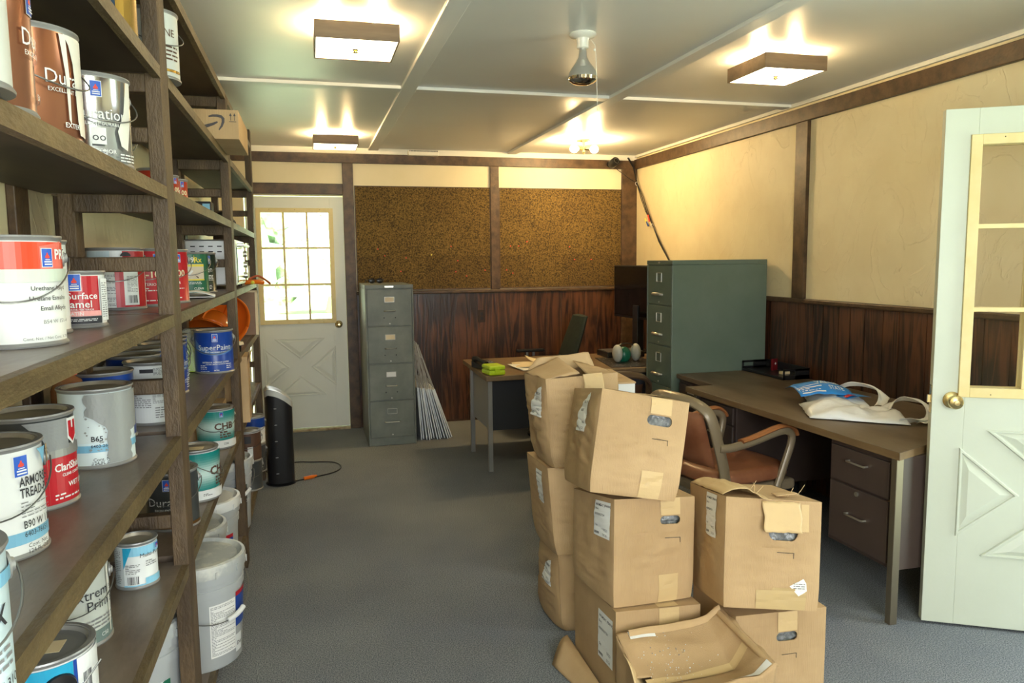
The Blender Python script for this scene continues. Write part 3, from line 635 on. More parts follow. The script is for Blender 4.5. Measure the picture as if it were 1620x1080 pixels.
# sunglasses on top of the first
t = thing('sunglasses', 'black sunglasses lying on top of the worn grey filing cabinet', 'sunglasses', (.545, 6.50, 1.306), .1)
for s in (-1, 1):
    b = M(); b.sphere((s*.034, 0, .022), .03, sc=(1, .25, .7)); b.build('lens', m_black, t)
    b = M(); b.tube([(s*.066, 0, .03), (s*.072, .05, .028), (s*.070, .12, .008)], .0035, 6); b.build('temple', m_black, t)
b = M(); b.tube([(-.066, 0, .03), (-.034, -.004, .045), (-.008, -.004, .033), (.008, -.004, .033), (.034, -.004, .045), (.066, 0, .03)], .004, 6); b.build('glasses_frame', m_black, t)

# yard signs with wire stakes leaning beside the cabinet
m_signface = mat('corrugated_plastic_sign', (.86, .89, .89), .45, c2=(.80, .84, .85), nscale=9)
sgn0 = None
for i in range(13):
    f_ = i/12; xb = .862+.262*f_; xt = .818+.035*f_; h = .80; y0 = 6.21+.03*math.sin(i*1.7)
    ang = math.atan2(xb-xt, h)
    lab = 'rightmost white yard sign with wire stake in the fan leaning on the filing cabinet' if i == 12 else ('leftmost white yard sign of the fan, tight against the filing cabinet' if i == 0 else 'white yard sign with wire stake in the middle of the leaning fan')
    if sgn0 is None:
        t = thing('yard_sign', lab, 'sign', (xb, y0, .002), 0, 'yard signs leaning beside the filing cabinet')
        b = M(); b.box(-.0045, 0, 0, .0045, .60, .44); b.build('sign_panel', m_signface, t)
        b = M()
        for yy in (.14, .46): b.tube([(0, yy-.13, .43), (0, yy-.13, .84)], .003, 6)
        for zz in (.50, .72): b.tube([(0, -.0, zz), (0, .36, zz)], .003, 6)
        b.build('wire_stake', mat('galvanised_wire', (.42, .43, .42), .5, .2), t); sgn0 = t
    else:
        t = sgn0.copy(); COL.objects.link(t); t.location = (xb, y0, .002); t['label'] = lab
        for ch in list(sgn0.children): c2 = ch.copy(); COL.objects.link(c2); c2.parent = t
    t.rotation_euler = (0, -ang, 0)

# ================================================================== AIR PURIFIER, CORD
t = thing('air_purifier', 'black tower air purifier with silver curved top standing on the carpet by the shelves', 'air purifier', (-.232, 5.27, 0), rad(6))
def prof_y(side): pass
hgt = lambda x: .655-.10*max(0, (x+.09)/.18)**2.2-.02*(1-min(1, (x+.09)/.02))
b = M(); n = 24; 
def shell(u, v, k=1.0, z0=.02, zt=0):
    a = 2*PI*u; ex = .62
    x = .088*k*math.copysign(abs(math.cos(a))**ex, math.cos(a)); y = .10*k*math.copysign(abs(math.sin(a))**ex, math.sin(a))
    return Vector((x, y, z0+(hgt(x)+zt-z0)*v))
b.grid(lambda u, v: shell(u, v), 48, 24); b.build('tower_body', m_black, t)
b = M(); b.grid(lambda u, v: shell(u, v, 1.02, .02) if False else (lambda p: Vector((p.x, p.y, p.z)))(shell(u, 1, 1.03-.0*v))+Vector((0, 0, -.035+.04*v)), 48, 2)
b.grid(lambda u, v: shell(u, 1, 1.03*(1-v)+.001)+Vector((0, 0, .005+.004*math.sin(PI*v))), 48, 8)
b.build('top_cap', mat('silver_plastic', (.55, .56, .52), .3, .2), t)
b = M(); b.grid(lambda u, v: Vector((.02+.03*math.cos(2*PI*u)*(v), .045*math.sin(2*PI*u)*v, hgt(.02+.03*math.cos(2*PI*u)*v)+.012)), 24, 4)
b.build('control_panel', m_chrome, t)
b = M(); b.lathe([(.10, 0), (.102, .006), (.08, .016), (.06, .022)], 32); b.build('foot', m_black, t)
b = M()
for z in (.09, .20, .31, .42, .53): b.sphere((-.028, -.102, z), .005, sc=(2, .4, .7))
b.build('clip', m_steeldull, t)
t = thing('extension_cord', 'black extension cord with orange plug curling over the carpet behind the air purifier', 'cord', (0, 5.5, 0))
P = [(-.33, 5.36, .20), (-.34, 5.42, .05), (-.28, 5.6, .01), (-.164, 5.753, .008), (-.03, 5.73, .008), (.091, 5.70, .008), (.15, 5.64, .008), (.172, 5.56, .008), (.16, 5.46, .008), (.10, 5.38, .008), (.02, 5.33, .008), (-.05, 5.29, .008), (-.12, 5.26, .008), (-.2, 5.2, .008)]
def smooth(P, k=6):
    out = []; n = len(P); P = [Vector(p) for p in P]
    for i in range(n-1):
        p0, p1, p2, p3 = P[max(i-1, 0)], P[i], P[i+1], P[min(i+2, n-1)]
        for j in range(k):
            s = j/k; out.append(.5*((2*p1)+(-p0+p2)*s+(2*p0-5*p1+4*p2-p3)*s*s+(-p0+3*p1-3*p2+p3)*s**3))
    return out+[P[-1]]
b = M(); b.tube(smooth(P), .0045, 8); b.build('cord', m_black, t, world=True)
b = M(); b.tube([(.0, 5.325, .012), (-.03, 5.305, .013), (-.085, 5.278, .013)], .013, 10, rs=[.008, .013, .012]); b.build('plug', m_orange, t, world=True)

# ================================================================== DESKS
def drawer_front(parent, x, y0, y1, z0, z1, handle_z=None, lock=None, hw=.055):
    b = M(); b.box(x-.010, y0, z0, x+.004, y1, z1); d_ = b.build('drawer', m_deskbody, parent, bevel=.003, world=True)
    if handle_z:
        yc = (y0+y1)/2; b = M(); b.tube([(x-.01, yc-hw, handle_z), (x-.028, yc-hw, handle_z), (x-.031, yc-hw*.92, handle_z), (x-.031, yc+hw*.92, handle_z), (x-.028, yc+hw, handle_z), (x-.01, yc+hw, handle_z)], .0045, 8); b.build('handle', m_chrome, d_, world=True)
    if lock:
        b = M(); b.lathe([(.001, 0), (.010, 0), (.010, .006), (.004, .0065), (.001, .0065)], 16, 0, (x-.01, lock[0], lock[1]), R=Matrix.Rotation(rad(-90), 3, 'Y')); b.build('lock', m_chrome, d_, world=True)
    return d_
t = thing('office_desk', 'large brown metal desk with dusty wood-look top along the right wall', 'desk', (2.64, 3.3, 0))
ZT = .72
top = [(2.176, 4.10), (2.188, 3.75), (2.20, 3.3), (2.21, 2.86), (2.220, 2.425), (2.42, 2.502), (2.75, 2.56), (R-.032, 2.56), (R-.032, 4.10)]
b = M(); b.prism(top, ZT-.032, ZT); o = b.build('desk_top', [m_desktop], t, world=True, bevel=.002)
b = M(); b.prism([(x-.0015 if x < 3 else x, y) for x, y in top], ZT-.028, ZT-.004); 
e_ = M(); P4 = top[:7]
for (xa, ya), (xb, yb) in zip(P4, P4[1:]):
    d0 = Vector((xb-xa, yb-ya, 0)); nn = Vector((d0.y, -d0.x, 0)).normalized(); nn = nn if nn.x < 0 or nn.y < 0 and abs(nn.x) < .5 else -nn
    e_.add([(xa+nn.x*.0012, ya+nn.y*.0012, ZT-.031), (xb+nn.x*.0012, yb+nn.y*.0012, ZT-.031), (xb+nn.x*.0012, yb+nn.y*.0012, ZT-.001), (xa+nn.x*.0012, ya+nn.y*.0012, ZT-.001)], [(0, 1, 2, 3)])
e_.build('edge_band', m_deskedge, t, world=True)
for nm, y0, y1 in (('near', 2.47, 2.872), ('far', 3.66, 4.06)):
    b = M(); b.box(2.255, y0, .215, 2.98, y1, ZT-.032); ped = b.build('pedestal', m_deskbody, t, world=True, bevel=.003)
    if nm == 'near':
        drawer_front(ped, 2.251, y0+.03, y1-.018, .505, .66, .61); drawer_front(ped, 2.251, y0+.03, y1-.018, .235, .495, .375, (y0+.21, .475))
    else:
        drawer_front(ped, 2.251, y0+.02, y1-.02, .565, .66, None); drawer_front(ped, 2.251, y0+.02, y1-.02, .40, .555, .49); drawer_front(ped, 2.251, y0+.02, y1-.02, .235, .39, .32)
b = M(); b.box(2.90, 2.87, .25, 2.92, 3.66, ZT-.032); b.build('modesty_panel', m_deskbody, t, world=True)
for x, y in ((2.225, 2.442), (2.98, 2.46), (2.225, 4.06), (2.98, 4.06)):
    b = M(); b.box(x, y, 0, x+.034, y+.030, ZT-.032); b.build('leg', m_leg, t, world=True, bevel=.002)
# low side unit between desk and cabinet
t = thing('side_desk', 'low dark brown side desk between the big desk and the tall green cabinet', 'desk', (2.67, 4.34, 0))
b = M(); b.box(2.365, 4.102, ZT-.03, R-.032, 4.585, ZT-.001); b.build('desk_top', m_desktop, t, world=True, bevel=.002)
b = M(); b.box(2.385, 4.12, .06, 3.03, 4.575, ZT-.03); cb = b.build('cabinet_body', m_deskbody, t, world=True, bevel=.003)
drawer_front(cb, 2.381, 4.14, 4.56, .49, .665, .62); drawer_front(cb, 2.381, 4.14, 4.56, .28, .48, .43); drawer_front(cb, 2.381, 4.14, 4.56, .08, .27, .22)

t = thing('office_desk', 'metal desk with square steel legs and wood-look top in front of the back wall', 'desk', (1.95, 5.4, 0))
Z1 = .70
b = M(); b.prism([(1.143, 4.988), (2.72, 5.06), (2.72, 5.95), (1.170, 5.94)], Z1-.034, Z1); b.build('desk_top', m_desktop2, t, world=True, bevel=.003)
b = M(); b.box(1.20, 5.135, .29, 1.215, 5.72, Z1-.034); b.build('side_panel', m_steeldull, t, world=True)
b = M(); b.box(1.222, 5.135, .29, 2.66, 5.15, Z1-.034); b.build('front_panel', m_blackpanel, t, world=True)
for x, y in ((1.180, 5.095), (1.180, 5.69), (2.64, 5.11), (2.64, 5.80)):
    b = M(); b.box(x, y, 0, x+.032, y+.030, Z1-.034); b.build('leg', m_steeldull, t, world=True, bevel=.002)
b = M(); b.box(2.05, 5.16, .12, 2.62, 5.78, Z1-.034); b.build('pedestal', m_deskbody, t, world=True)

# ---------------- things on the back desk
t = thing('telephone', 'black desk telephone at the left end of the back desk', 'telephone', (1.235, 5.40, Z1+.001), .25)
b = M(); b.hexa([(-.07, -.10, 0), (.07, -.10, 0), (.07, .10, 0), (-.07, .10, 0), (-.07, -.10, .02), (.07, -.10, .02), (.07, .10, .05), (-.07, .10, .05)]); b.build('phone_base', m_black, t, bevel=.006)
b = M(); b.tube([(-.045, -.10, .045), (-.045, -.06, .055), (-.045, 0, .062), (-.045, .06, .068), (-.045, .10, .062)], .016, 10, rs=[.02, .018, .013, .018, .02]); b.build('handset', m_black, t)
b = M()
for i in range(4):
    for j in range(3): b.box(.0+j*.022, -.07+i*.03, .028+.004*i, .014+j*.022, -.052+i*.03, .036+.004*i)
b.build('keypad', m_steeldull, t)
m_lime = mat('lime_green_plastic', (.52, .72, .02), .4)
t = thing('plastic_case', 'lime green plastic case on the corner of the back desk', 'case', (1.222, 5.10, Z1+.001), .12)
b = M(); b.box(-.062, -.08, 0, .062, .08, .035); b.build('case_bottom', m_lime, t, bevel=.012)
b = M(); b.box(-.062, -.08, .036, .062, .08, .066); b.build('case_lid', m_lime, t, bevel=.012)
b = M(); b.box(-.02, -.086, .022, .02, -.078, .05); b.build('latch', m_lime, t, bevel=.003)
def sheet(label, x, y, z, w, d, rz, m, seed, lift=.02, group='loose papers on the back desk'):
    rnd = random.Random(seed); a, c_ = rnd.uniform(0, 6), rnd.uniform(0, 6)
    b = M(); b.grid(lambda u, v: Vector(((u-.5)*w, (v-.5)*d, .0015+lift*(.5+.5*math.sin(a+u*4))*(.5+.5*math.sin(c_+v*3.5))*((u-.5)**2+(v-.5)**2)*3)), 12, 12)
    o = b.build('paper_sheet', m, None, solid=.0006); o.location = (x, y, z); o.rotation_euler = (0, 0, rz); return tag(o, label, 'paper', group)
sheet('pale manila sheet under the others, nearest the lime case', 1.57, 5.32, Z1+.001, .30, .22, .3, m_paper, 1)
sheet('yellowish manila sheet lying across the paper pile', 1.62, 5.38, Z1+.007, .36, .24, -.2, m_manila, 2, .03)
sheet('crumpled manila sheet standing highest on the paper pile', 1.75, 5.52, Z1+.016, .28, .22, .6, m_manila, 3, .045)
sheet('curled manila sheet at the right end of the paper pile', 1.84, 5.47, Z1+.010, .22, .2, 1.1, m_manila, 4, .05)
b = M(); b.box(-.19, -.27, 0, .19, .27, .003); o = b.build('desk_mat', mat('black_printed_mat', (.01, .01, .012), .35, c2=(.5, .45, .42), nscale=38, lo=.60, hi=.64), None); o.location = (2.34, 5.36, Z1+.001); o.rotation_euler = (0, 0, -.15); tag(o, 'black mat with small pale print under the ear defenders', 'mat')
t = thing('ear_defenders', 'grey and green ear defenders beside the tall green cabinet on the back desk', 'ear defenders', (2.335, 5.38, Z1+.005), .2)
for s in (-1, 1):
    b = M(); b.sphere((s*.085, -.02, .068), .068, sc=(.5, .75, 1.0)); b.build('ear_cup', mat('pale_grey_plastic', (.45, .45, .38), .4), t)
b = M(); b.sphere((0, .02, .05), .07, sc=(.8, .8, .9)); b.build('respirator_body', mat('dark_green_plastic', (.01, .13, .07), .3), t)
b = M(); b.tube(smooth([(-.10, 0, .09), (-.06, 0, .128), (0, 0, .14), (.06, 0, .128), (.10, 0, .09)]), .008, 8, flat=(1.6, .6)); b.build('headband', m_black, t)
t = thing('document_tray', 'flat black box tray on the back desk under the television', 'tray', (2.45, 5.74, Z1+.001))
b = M(); b.box(-.16, -.12, 0, .16, .12, .045); b.build('tray_body', m_black, t, bevel=.005); b = M(); b.box(-.15, -.11, .0455, .15, .11, .048); b.build('tray_lid', mat('grey_lid', (.1, .1, .1), .3), t)
# television
t = thing('television', 'black flat television on a stand in the back corner, turned edge-on', 'television', (2.69, 5.86, Z1))
a = Vector((2.625, 6.30, 0)); e = Vector((2.70, 5.52, 0)); dd = (e-a).normalized(); nn = Vector((dd.y, -dd.x, 0))*-1
if nn.x > 0: nn = -nn
b = M(); th = .035; b.hexa([a-nn*th+Vector((0, 0, .985)), e-nn*th+Vector((0, 0, .985)), e+Vector((0, 0, .985)), a+Vector((0, 0, .985)), a-nn*th+Vector((0, 0, 1.435)), e-nn*th+Vector((0, 0, 1.435)), e+Vector((0, 0, 1.435)), a+Vector((0, 0, 1.435))]); b.build('tv_housing', m_black, t, world=True, bevel=.003)
b = M(); q = .014; b.hexa([p+nn*k for k in (.0005, .0015) for p in (a+dd*q+Vector((0, 0, 1.005)), e-dd*q+Vector((0, 0, 1.005)), e-dd*q+Vector((0, 0, 1.423)), a+dd*q+Vector((0, 0, 1.423)))]); b.build('screen', mat('tv_screen', (.006, .005, .006), .08, spec=.4), t, world=True)
b = M(); mid = (a+e)/2-nn*.02; b.box(mid.x-.03, mid.y-.05, Z1+.02, mid.x+.03, mid.y+.05, 1.1); b.box(mid.x-.09, mid.y-.12, Z1+.001, mid.x+.09, mid.y+.12, Z1+.02); b.build('tv_stand', m_black, t, world=True, bevel=.004)
# dark office chair behind the desk
m_chairfab = mat('dark_green_chair_fabric', (.008, .014, .010), .8, c2=(.013, .021, .014), nscale=20)
t = thing('office_chair', 'dark green high-backed office chair behind the back desk', 'chair', (2.18, 6.30, 0), rad(0))
b = M(); cu = [(2.13, .55), (2.22, .75), (2.29, .95), (2.32, 1.0)]
b.grid(lambda u, v: Vector((-.06+.17*v+.055*math.cos(2*PI*u)*(1-.25*v), -.04+.20*math.sin(2*PI*u)*(1-.2*v**3), .50+.50*v)), 28, 14)
b.grid(lambda u, v: Vector((.11+.055*math.cos(2*PI*u)*.75*(1-v), -.04+.20*math.sin(2*PI*u)*.8*(1-v), 1.0+.012*math.sin(PI/2*v))), 28, 4)
b.build('backrest', m_chairfab, t)
b = M(); b.box(-.48, -.25, .40, -.02, .21, .48); b.build('seat', m_chairfab, t, bevel=.03, seg=4)
for s in (-1, 1):
    b = M(); b.box(-.40, -.02+s*.25-.03, .665, -.14, -.02+s*.25+.03, .69); ar = b.build('armrest', m_black, t, bevel=.008)
    b = M(); b.cyl((-.30, -.02+s*.25, .44), (-.30, -.02+s*.25, .67), .012); b.cyl((-.24, -.02+s*.25, .44), (-.24, -.02+s*.25, .67), .012); b.build('arm_post', m_steeldull, ar)
b = M(); b.cyl((-.25, -.02, .08), (-.25, -.02, .41), .028); b.build('gas_lift', m_black, t)
for k in range(5):
    a_ = 2*PI*k/5+.3; b = M(); b.tube([(-.25, -.02, .10), (-.25+.27*math.cos(a_), -.02+.27*math.sin(a_), .065)], .02, 8, rs=[.024, .016]); b.sphere((-.25+.27*math.cos(a_), -.02+.27*math.sin(a_), .028), .027); b.build('caster_leg', m_black, t)

# ================================================================== TANKER ARM CHAIRS
def armchair(label, loc, rz, ms, mm_, mp_, first=None):
    t = thing('arm_chair', label, 'chair', loc, rz)
    # local: faces +x ; seat centre at origin
    b = M(); sq = lambda a, e=.5: math.copysign(abs(a)**e, a)
    b.grid(lambda u, v: Vector((.272*sq(math.cos(2*PI*u), .55)*math.sin(PI*v)**.35, .255*sq(math.sin(2*PI*u), .55)*math.sin(PI*v)**.35, .428-.035*math.cos(PI*v)+(.022*math.sin(PI*min(1, max(0, (v-.5)*2))/1) if v > .5 else 0))), 48, 20)
    b.build('seat', ms, t)
    b = M(); b.box(-.255, -.240, .340, .262, .240, .398); b.build('seat_frame', mm_, t, bevel=.02, seg=3)
    # back cushion, curved
    def back(u, v, k):
        y = (u-.5)*.385; z = .50+.285*v; x = -.235-.085*v-.03*(1-(2*u-1)**2)*1.0
        th = .022*((1-(2*u-1)**6)*(1-(2*v-1)**6))**.5
        return Vector((x+k*th, y, z))
    b = M(); b.grid(lambda u, v: back(u, v, 1), 20, 14); b.grid(lambda u, v: back(1-u, v, -1), 20, 14); b.build('back_cushion', ms, t)
    b = M()
    P = [(-.205, -.245, .36), (-.225, -.245, .50), (-.265, -.245, .64), (-.300, -.240, .755), (-.322, -.212, .808), (-.348, -.14, .840), (-.364, 0, .852), (-.348, .14, .840), (-.322, .212, .808), (-.300, .240, .755), (-.265, .245, .64), (-.225, .245, .50), (-.205, .245, .36)]
    b.tube(smooth(P, 4), .018, 10, flat=(.85, 1.7)); b.build('back_frame', mm_, t)
    for s in (-1, 1):
        P = [(-.262, s*.252, .618), (-.20, s*.262, .615), (-.06, s*.268, .635), (.08, s*.268, .664), (.155, s*.266, .668), (.195, s*.263, .640), (.195, s*.26, .59), (.165, s*.255, .50), (.12, s*.25, .375)]
        b = M(); b.tube(smooth(P, 5), .0175, 10, flat=(1.1, 1.2)); ar = b.build('arm_frame', mm_, t)
        P = [(-.14, s*.266, .643), (-.06, s*.268, .657), (.04, s*.268, .680), (.10, s*.268, .692), (.16, s*.267, .692), (.205, s*.265, .670), (.222, s*.264, .640)]
        b = M(); b.tube(smooth(P, 5), .017, 10, flat=(1.5, .65)); b.build('arm_pad', mp_, ar)
    for sx, sy_ in ((-1, -1), (-1, 1), (1, -1), (1, 1)):
        b = M(); b.tube([(sx*.20, sy_*.205, .37), (sx*.225, sy_*.225, 0)], .016, 8, rs=[.019, .013]); b.build('leg', mm_, t)
    return t
armchair('tan metal arm chair with worn brown vinyl seat facing the big desk', (2.047, 3.413, 0), rad(10.2), m_leather, m_chairmetal, m_armpad).scale = (.965, .965, .965)
armchair('dark brown arm chair mostly hidden in front of the tall green cabinet', (1.60, 4.22, 0), rad(93), mat('dark_brown_vinyl', (.05, .022, .012), .4), mat('dark_brown_enamel', (.06, .035, .02), .35), mat('dark_brown_pad', (.05, .025, .015), .4))

# ================================================================== ON THE BIG DESK
t = thing('letter_tray', 'black plastic letter tray on the big desk against the right wall', 'letter tray', (2.96, 4.35, ZT+.001))
b = M(); x0, x1, y0, y1 = -.10, .09, -.235, .235
b.box(x0, y0, .012, x1, y1, .016); b.box(x0, y0, 0, x0+.006, y1, .012); b.box(x1-.004, y0, 0, x1, y1, .07)
for yy in (y0, y1-.004):
    b.box(x0, yy, 0, x0+.012, yy+.004, .066); b.box(x0, yy, .054, x1, yy+.004, .068); b.box(x0, yy, .0, x1, yy+.004, .028); b.box(x0+.085, yy, 0, x1, yy+.004, .068)
b.build('tray_shell', m_black, t, bevel=.001)
b = M(); b.box(-.03, -.12, .0165, .03, -.085, .034); o = b.build('eraser_box', m_manila, None, bevel=.002); o.location = (2.96, 4.35, ZT+.001); tag(o, 'small cream block lying in the black letter tray', 'block')
b = M(); b.box(-.026, -.008, 0, .026, .008, .075); o = b.build('card_box', C('dark_red_card', .16, .008, .012), None, bevel=.001); o.location = (3.0, 4.42, ZT+.018); o.rotation_euler = (0, 0, .4)
dc = Decal(lambda s_, z_, h_: Vector((s_, -.008-h_, z_))); dc.poly([(-.01, .045), (0, .055), (.01, .045), (0, .035)], m_w); q = dc.build('emblem', o)
tag(o, 'small dark red card box standing in the black letter tray', 'box')

# ================================================================== CARDBOARD BOXES
def carton(label, c, loc=None, wr=1.0, bulge=.012, pinch=.0, seed=1, sticker=None, hole=None, tape_top=True, tape_bot=True, mark=True, open_top=False, group=None, extra=None, stain=False, holeshape=None, name='cardboard_box'):
    """c = 8 world corners: bottom FL FR BR BL, top FL FR BR BL (front = towards the camera)"""
    V = [Vector(p) for p in c]
    loc = tuple(sum((V[i] for i in range(4)), Vector())/4)
    t = thing(name, label, 'cardboard box', loc, 0, group)
    cen = sum(V, Vector())/8
    def tri(u, v, w):
        if pinch and w < .22:
            k = pinch*(1-w/.22)**2; e_ = .5
            u = u+(.5-u)*k*(abs(2*v-1)**4*.8+.2); v = v+(.5-v)*k*(abs(2*u-1)**4*.8+.2)
        a = V[0].lerp(V[1], u).lerp(V[3].lerp(V[2], u), v); b_ = V[4].lerp(V[5], u).lerp(V[7].lerp(V[6], u), v); return a.lerp(b_, w)
    def bump(p, amt):
        n1 = mnoise.noise(Vector((p.x*9+seed*3.1, p.y*9, p.z*9))); n2 = mnoise.noise(Vector((p.x*16+seed, p.y*16+4, p.z*55)))
        n3 = mnoise.noise(Vector((p.x*5+seed*1.7, p.y*5, p.z*6+seed))); fold = (1-abs(mnoise.noise(Vector((p.x*7+seed, p.y*7, p.z*38+seed*2)))))**6
        return amt*(.007*n1+.008*n3+.0035*n2*max(0, 1.3-2*abs(((p.z-V[0].z)/max(.01, V[4].z-V[0].z))-.45))-.0035*fold)
    def face(k):
        # returns f(s,t,h) with s right, t up as seen from outside
        g = {'front': lambda s_, t_: tri(s_, 0, t_), 'back': lambda s_, t_: tri(1-s_, 1, t_), 'left': lambda s_, t_: tri(0, 1-s_, t_), 'right': lambda s_, t_: tri(1, s_, t_), 'top': lambda s_, t_: tri(s_, t_, 1), 'bottom': lambda s_, t_: tri(s_, 1-t_, 0)}[k]
        def f(s_, t_, h=0.0):
            p = g(s_, t_); e = .001
            sa, ta = min(max(s_, e), 1-e), min(max(t_, e), 1-e)
            n = (g(sa+e, ta)-g(sa-e, ta)).cross(g(sa, ta+e)-g(sa, ta-e)).normalized()
            ed = max(0, 4*sa*(1-sa))**.6*max(0, 4*ta*(1-ta))**.45
            q = bump(p, wr)
            rnd = 0
            return p+n*(bulge*ed*(1 if k not in ('top', 'bottom') else .25)+q*ed+h)
        return f
    W_ = (V[1]-V[0]).length; Dp = (V[3]-V[0]).length; Hh = (V[4]-V[0]).length
    ff = face('front'); b = M(); N = 44
    hs = hole
    def ins(u, v):
        if not hs: return False
        hx, hz, hw, hh = hs; dx = abs(u-hx)*W_; dz = abs(v-hz)*Hh; rr = hh/2; cx = max(0, dx-(hw/2-rr)); return cx*cx+dz*dz < rr*rr
    if hs:
        hx, hz, hw, hh = hs; rr = hh/2; K = 32
        def stad(a):
            ca, sa = math.cos(a), math.sin(a); x = (hw/2-rr)*(1 if ca > 0 else -1)+rr*ca if abs(ca) > 1e-6 else 0
            if holeshape: x, zz = holeshape(a, hw, hh); return hx+x/W_, hz+zz/Hh
            return hx+x/W_, hz+rr*sa/Hh
        # outer square ring -> hole outline
        ring = []
        mx, mz = hw*.5/W_+.07, hh*.5/Hh+.07
        def sqr(a):
            ca, sa = math.cos(a), math.sin(a); k_ = 1/max(abs(ca), abs(sa)); return hx+mx*ca*k_, hz+mz*sa*k_
        b.grid(lambda u, v: ff(*[p+(q-p)*v for p, q in zip(stad(2*PI*u), sqr(2*PI*u))]), K, 4)
        xs = (0, hx-mx, hx+mx, 1); zs = (0, hz-mz, hz+mz, 1)
        for i in range(3):
            for j in range(3):
                if i == 1 and j == 1: continue
                nu = max(2, int((xs[i+1]-xs[i])*N)); nv = max(2, int((zs[j+1]-zs[j])*N))
                b.grid(lambda u, v: ff(xs[i]+(xs[i+1]-xs[i])*u, zs[j]+(zs[j+1]-zs[j])*v), nu, nv)
        # inner lip
        b.grid(lambda u, v: ff(*stad(2*PI*u), -.004*v), K, 1)
    else: b.grid(lambda u, v: ff(u, v), N, N)
    for k in ('left', 'right', 'back', 'bottom'):
        g = face(k); b.grid(lambda u, v: g(u, v), N, N)
    if not open_top:
        g = face('top'); b.grid(lambda u, v: g(u, v), 20, 20)
    else:
        for k in ('front', 'left', 'right', 'back'):
            g = face(k); b.grid(lambda u, v: g(1-u, v, -.004), 16, 16)
    b.build('box_body', m_card, t, world=True)
    def decal(k): 
        g = face(k); ww, hh_ = {'front': (W_, Hh), 'back': (W_, Hh), 'left': (Dp, Hh), 'right': (Dp, Hh), 'top': (W_, Dp)}[k]
        q = Decal(lambda a, z, h: g(a/ww, z/hh_, h*.6+.0014+.0009*wr)); q.maxe = .006; return q, ww, hh_
    # tape strips on front (upper: down to the hole; lower: from the bottom edge)
    tx = hole[0] if hole else .62
    d_, ww, hh_ = decal('front'); x = tx*ww
    if tape_top: d_.rect(x-.036, x+.036, hh_*(hole[1] if hole else .8)+ (hole[3]/2 if hole else 0)+.004, hh_*.998, m_cardlight, 8)
    if d_.mb.v: d_.build('packing_tape', t, True); d_, ww, hh_ = decal('front')
    if tape_bot: d_.rect(x-.040, x+.034, .002, hh_*.27, m_cardlight, 8)
    if d_.mb.v: d_.build('packing_tape', t, True)
    if not open_top and tape_top:
        d_, ww, hh_ = decal('top'); x = tx*ww; d_.rect(x-.036, x+.036, .002, hh_*.35, m_cardlight, 8); d_.build('packing_tape', t, True)
        d_, ww, hh_ = decal('top'); d_.rect(.0, ww, hh_*.5-.0012, hh_*.5+.0012, m_ink); d_.build('flap_seam', t, True)
    if mark:
        d_, ww, hh_ = decal('front'); x = (tx+.02)*ww; z = hh_*(hole[1] if hole else .8)-.062
        d_.rect(x-.026, x+.030, z, z+.0018, m_ink); d_.rect(x+.028, x+.030, z-.016, z, m_ink); d_.build('printed_mark', t, True)
    if sticker:
        sx_, sz_, sw_, sh_, cut = sticker
        d_, ww, hh_ = decal('left')
        if cut: pts = [(sx_, sz_), (sx_+sw_, sz_), (sx_+sw_, sz_+sh_), (sx_+sw_*.75, sz_+sh_*.93), (sx_+sw_*.4, sz_+sh_*.74), (sx_+sw_*.12, sz_+sh_*.45)]; d_.poly(pts, m_paper)
        else: d_.rect(sx_, sx_+sw_, sz_, sz_+sh_, m_paper, 24)
        if not cut:
            d_.text('WOMBAT (FB4/W)', sx_+sw_*.06, sz_+sh_*.86, sw_*.115, m_ink, 'l', .02); d_.text('(Box)', sx_+sw_*.06, sz_+sh_*.75, sw_*.10, m_ink, 'l')
            d_.text('A0000007734', sx_+sw_*.06, sz_+sh_*.60, sw_*.11, m_ink, 'l')
            d_.text('Qty', sx_+sw_*.1, sz_+sh_*.28, sw_*.10, m_ink, 'l')
        else: d_.text('FB4/W', sx_+sw_*.5, sz_+sh_*.70, sw_*.15, m_ink, 'l', .02); d_.text('00077', sx_+sw_*.35, sz_+sh_*.50, sw_*.13, m_ink, 'l')
        d_.text('00000', sx_+sw_*.06, sz_+sh_*.07, sw_*.12, m_ink, 'l', .02); d_.text('WLD', sx_+sw_*.60, sz_+sh_*.20, sw_*.12, m_inkgrey, 'l'); d_.text('50.26', sx_+sw_*.60, sz_+sh_*.06, sw_*.12, m_inkgrey, 'l')
        d_.build('shipping_label', t, True)
    if hole:
        b = M(); b.grid(lambda u, v: ff(hole[0]+(u-.5)*(hole[2]+.05)/W_, hole[1]+(v-.5)*(hole[3]+.05)/Hh, -.022+.012*mnoise.noise(Vector((u*6, v*5, seed)))), 20, 12)
        b.build('plastic_liner', m_bag, t, world=True)
    if extra: extra(t, face, W_, Dp, Hh, decal)
    return t
HOLE = (.68, .79, .074, .029)
GB = 'cardboard boxes stacked in the middle of the room'
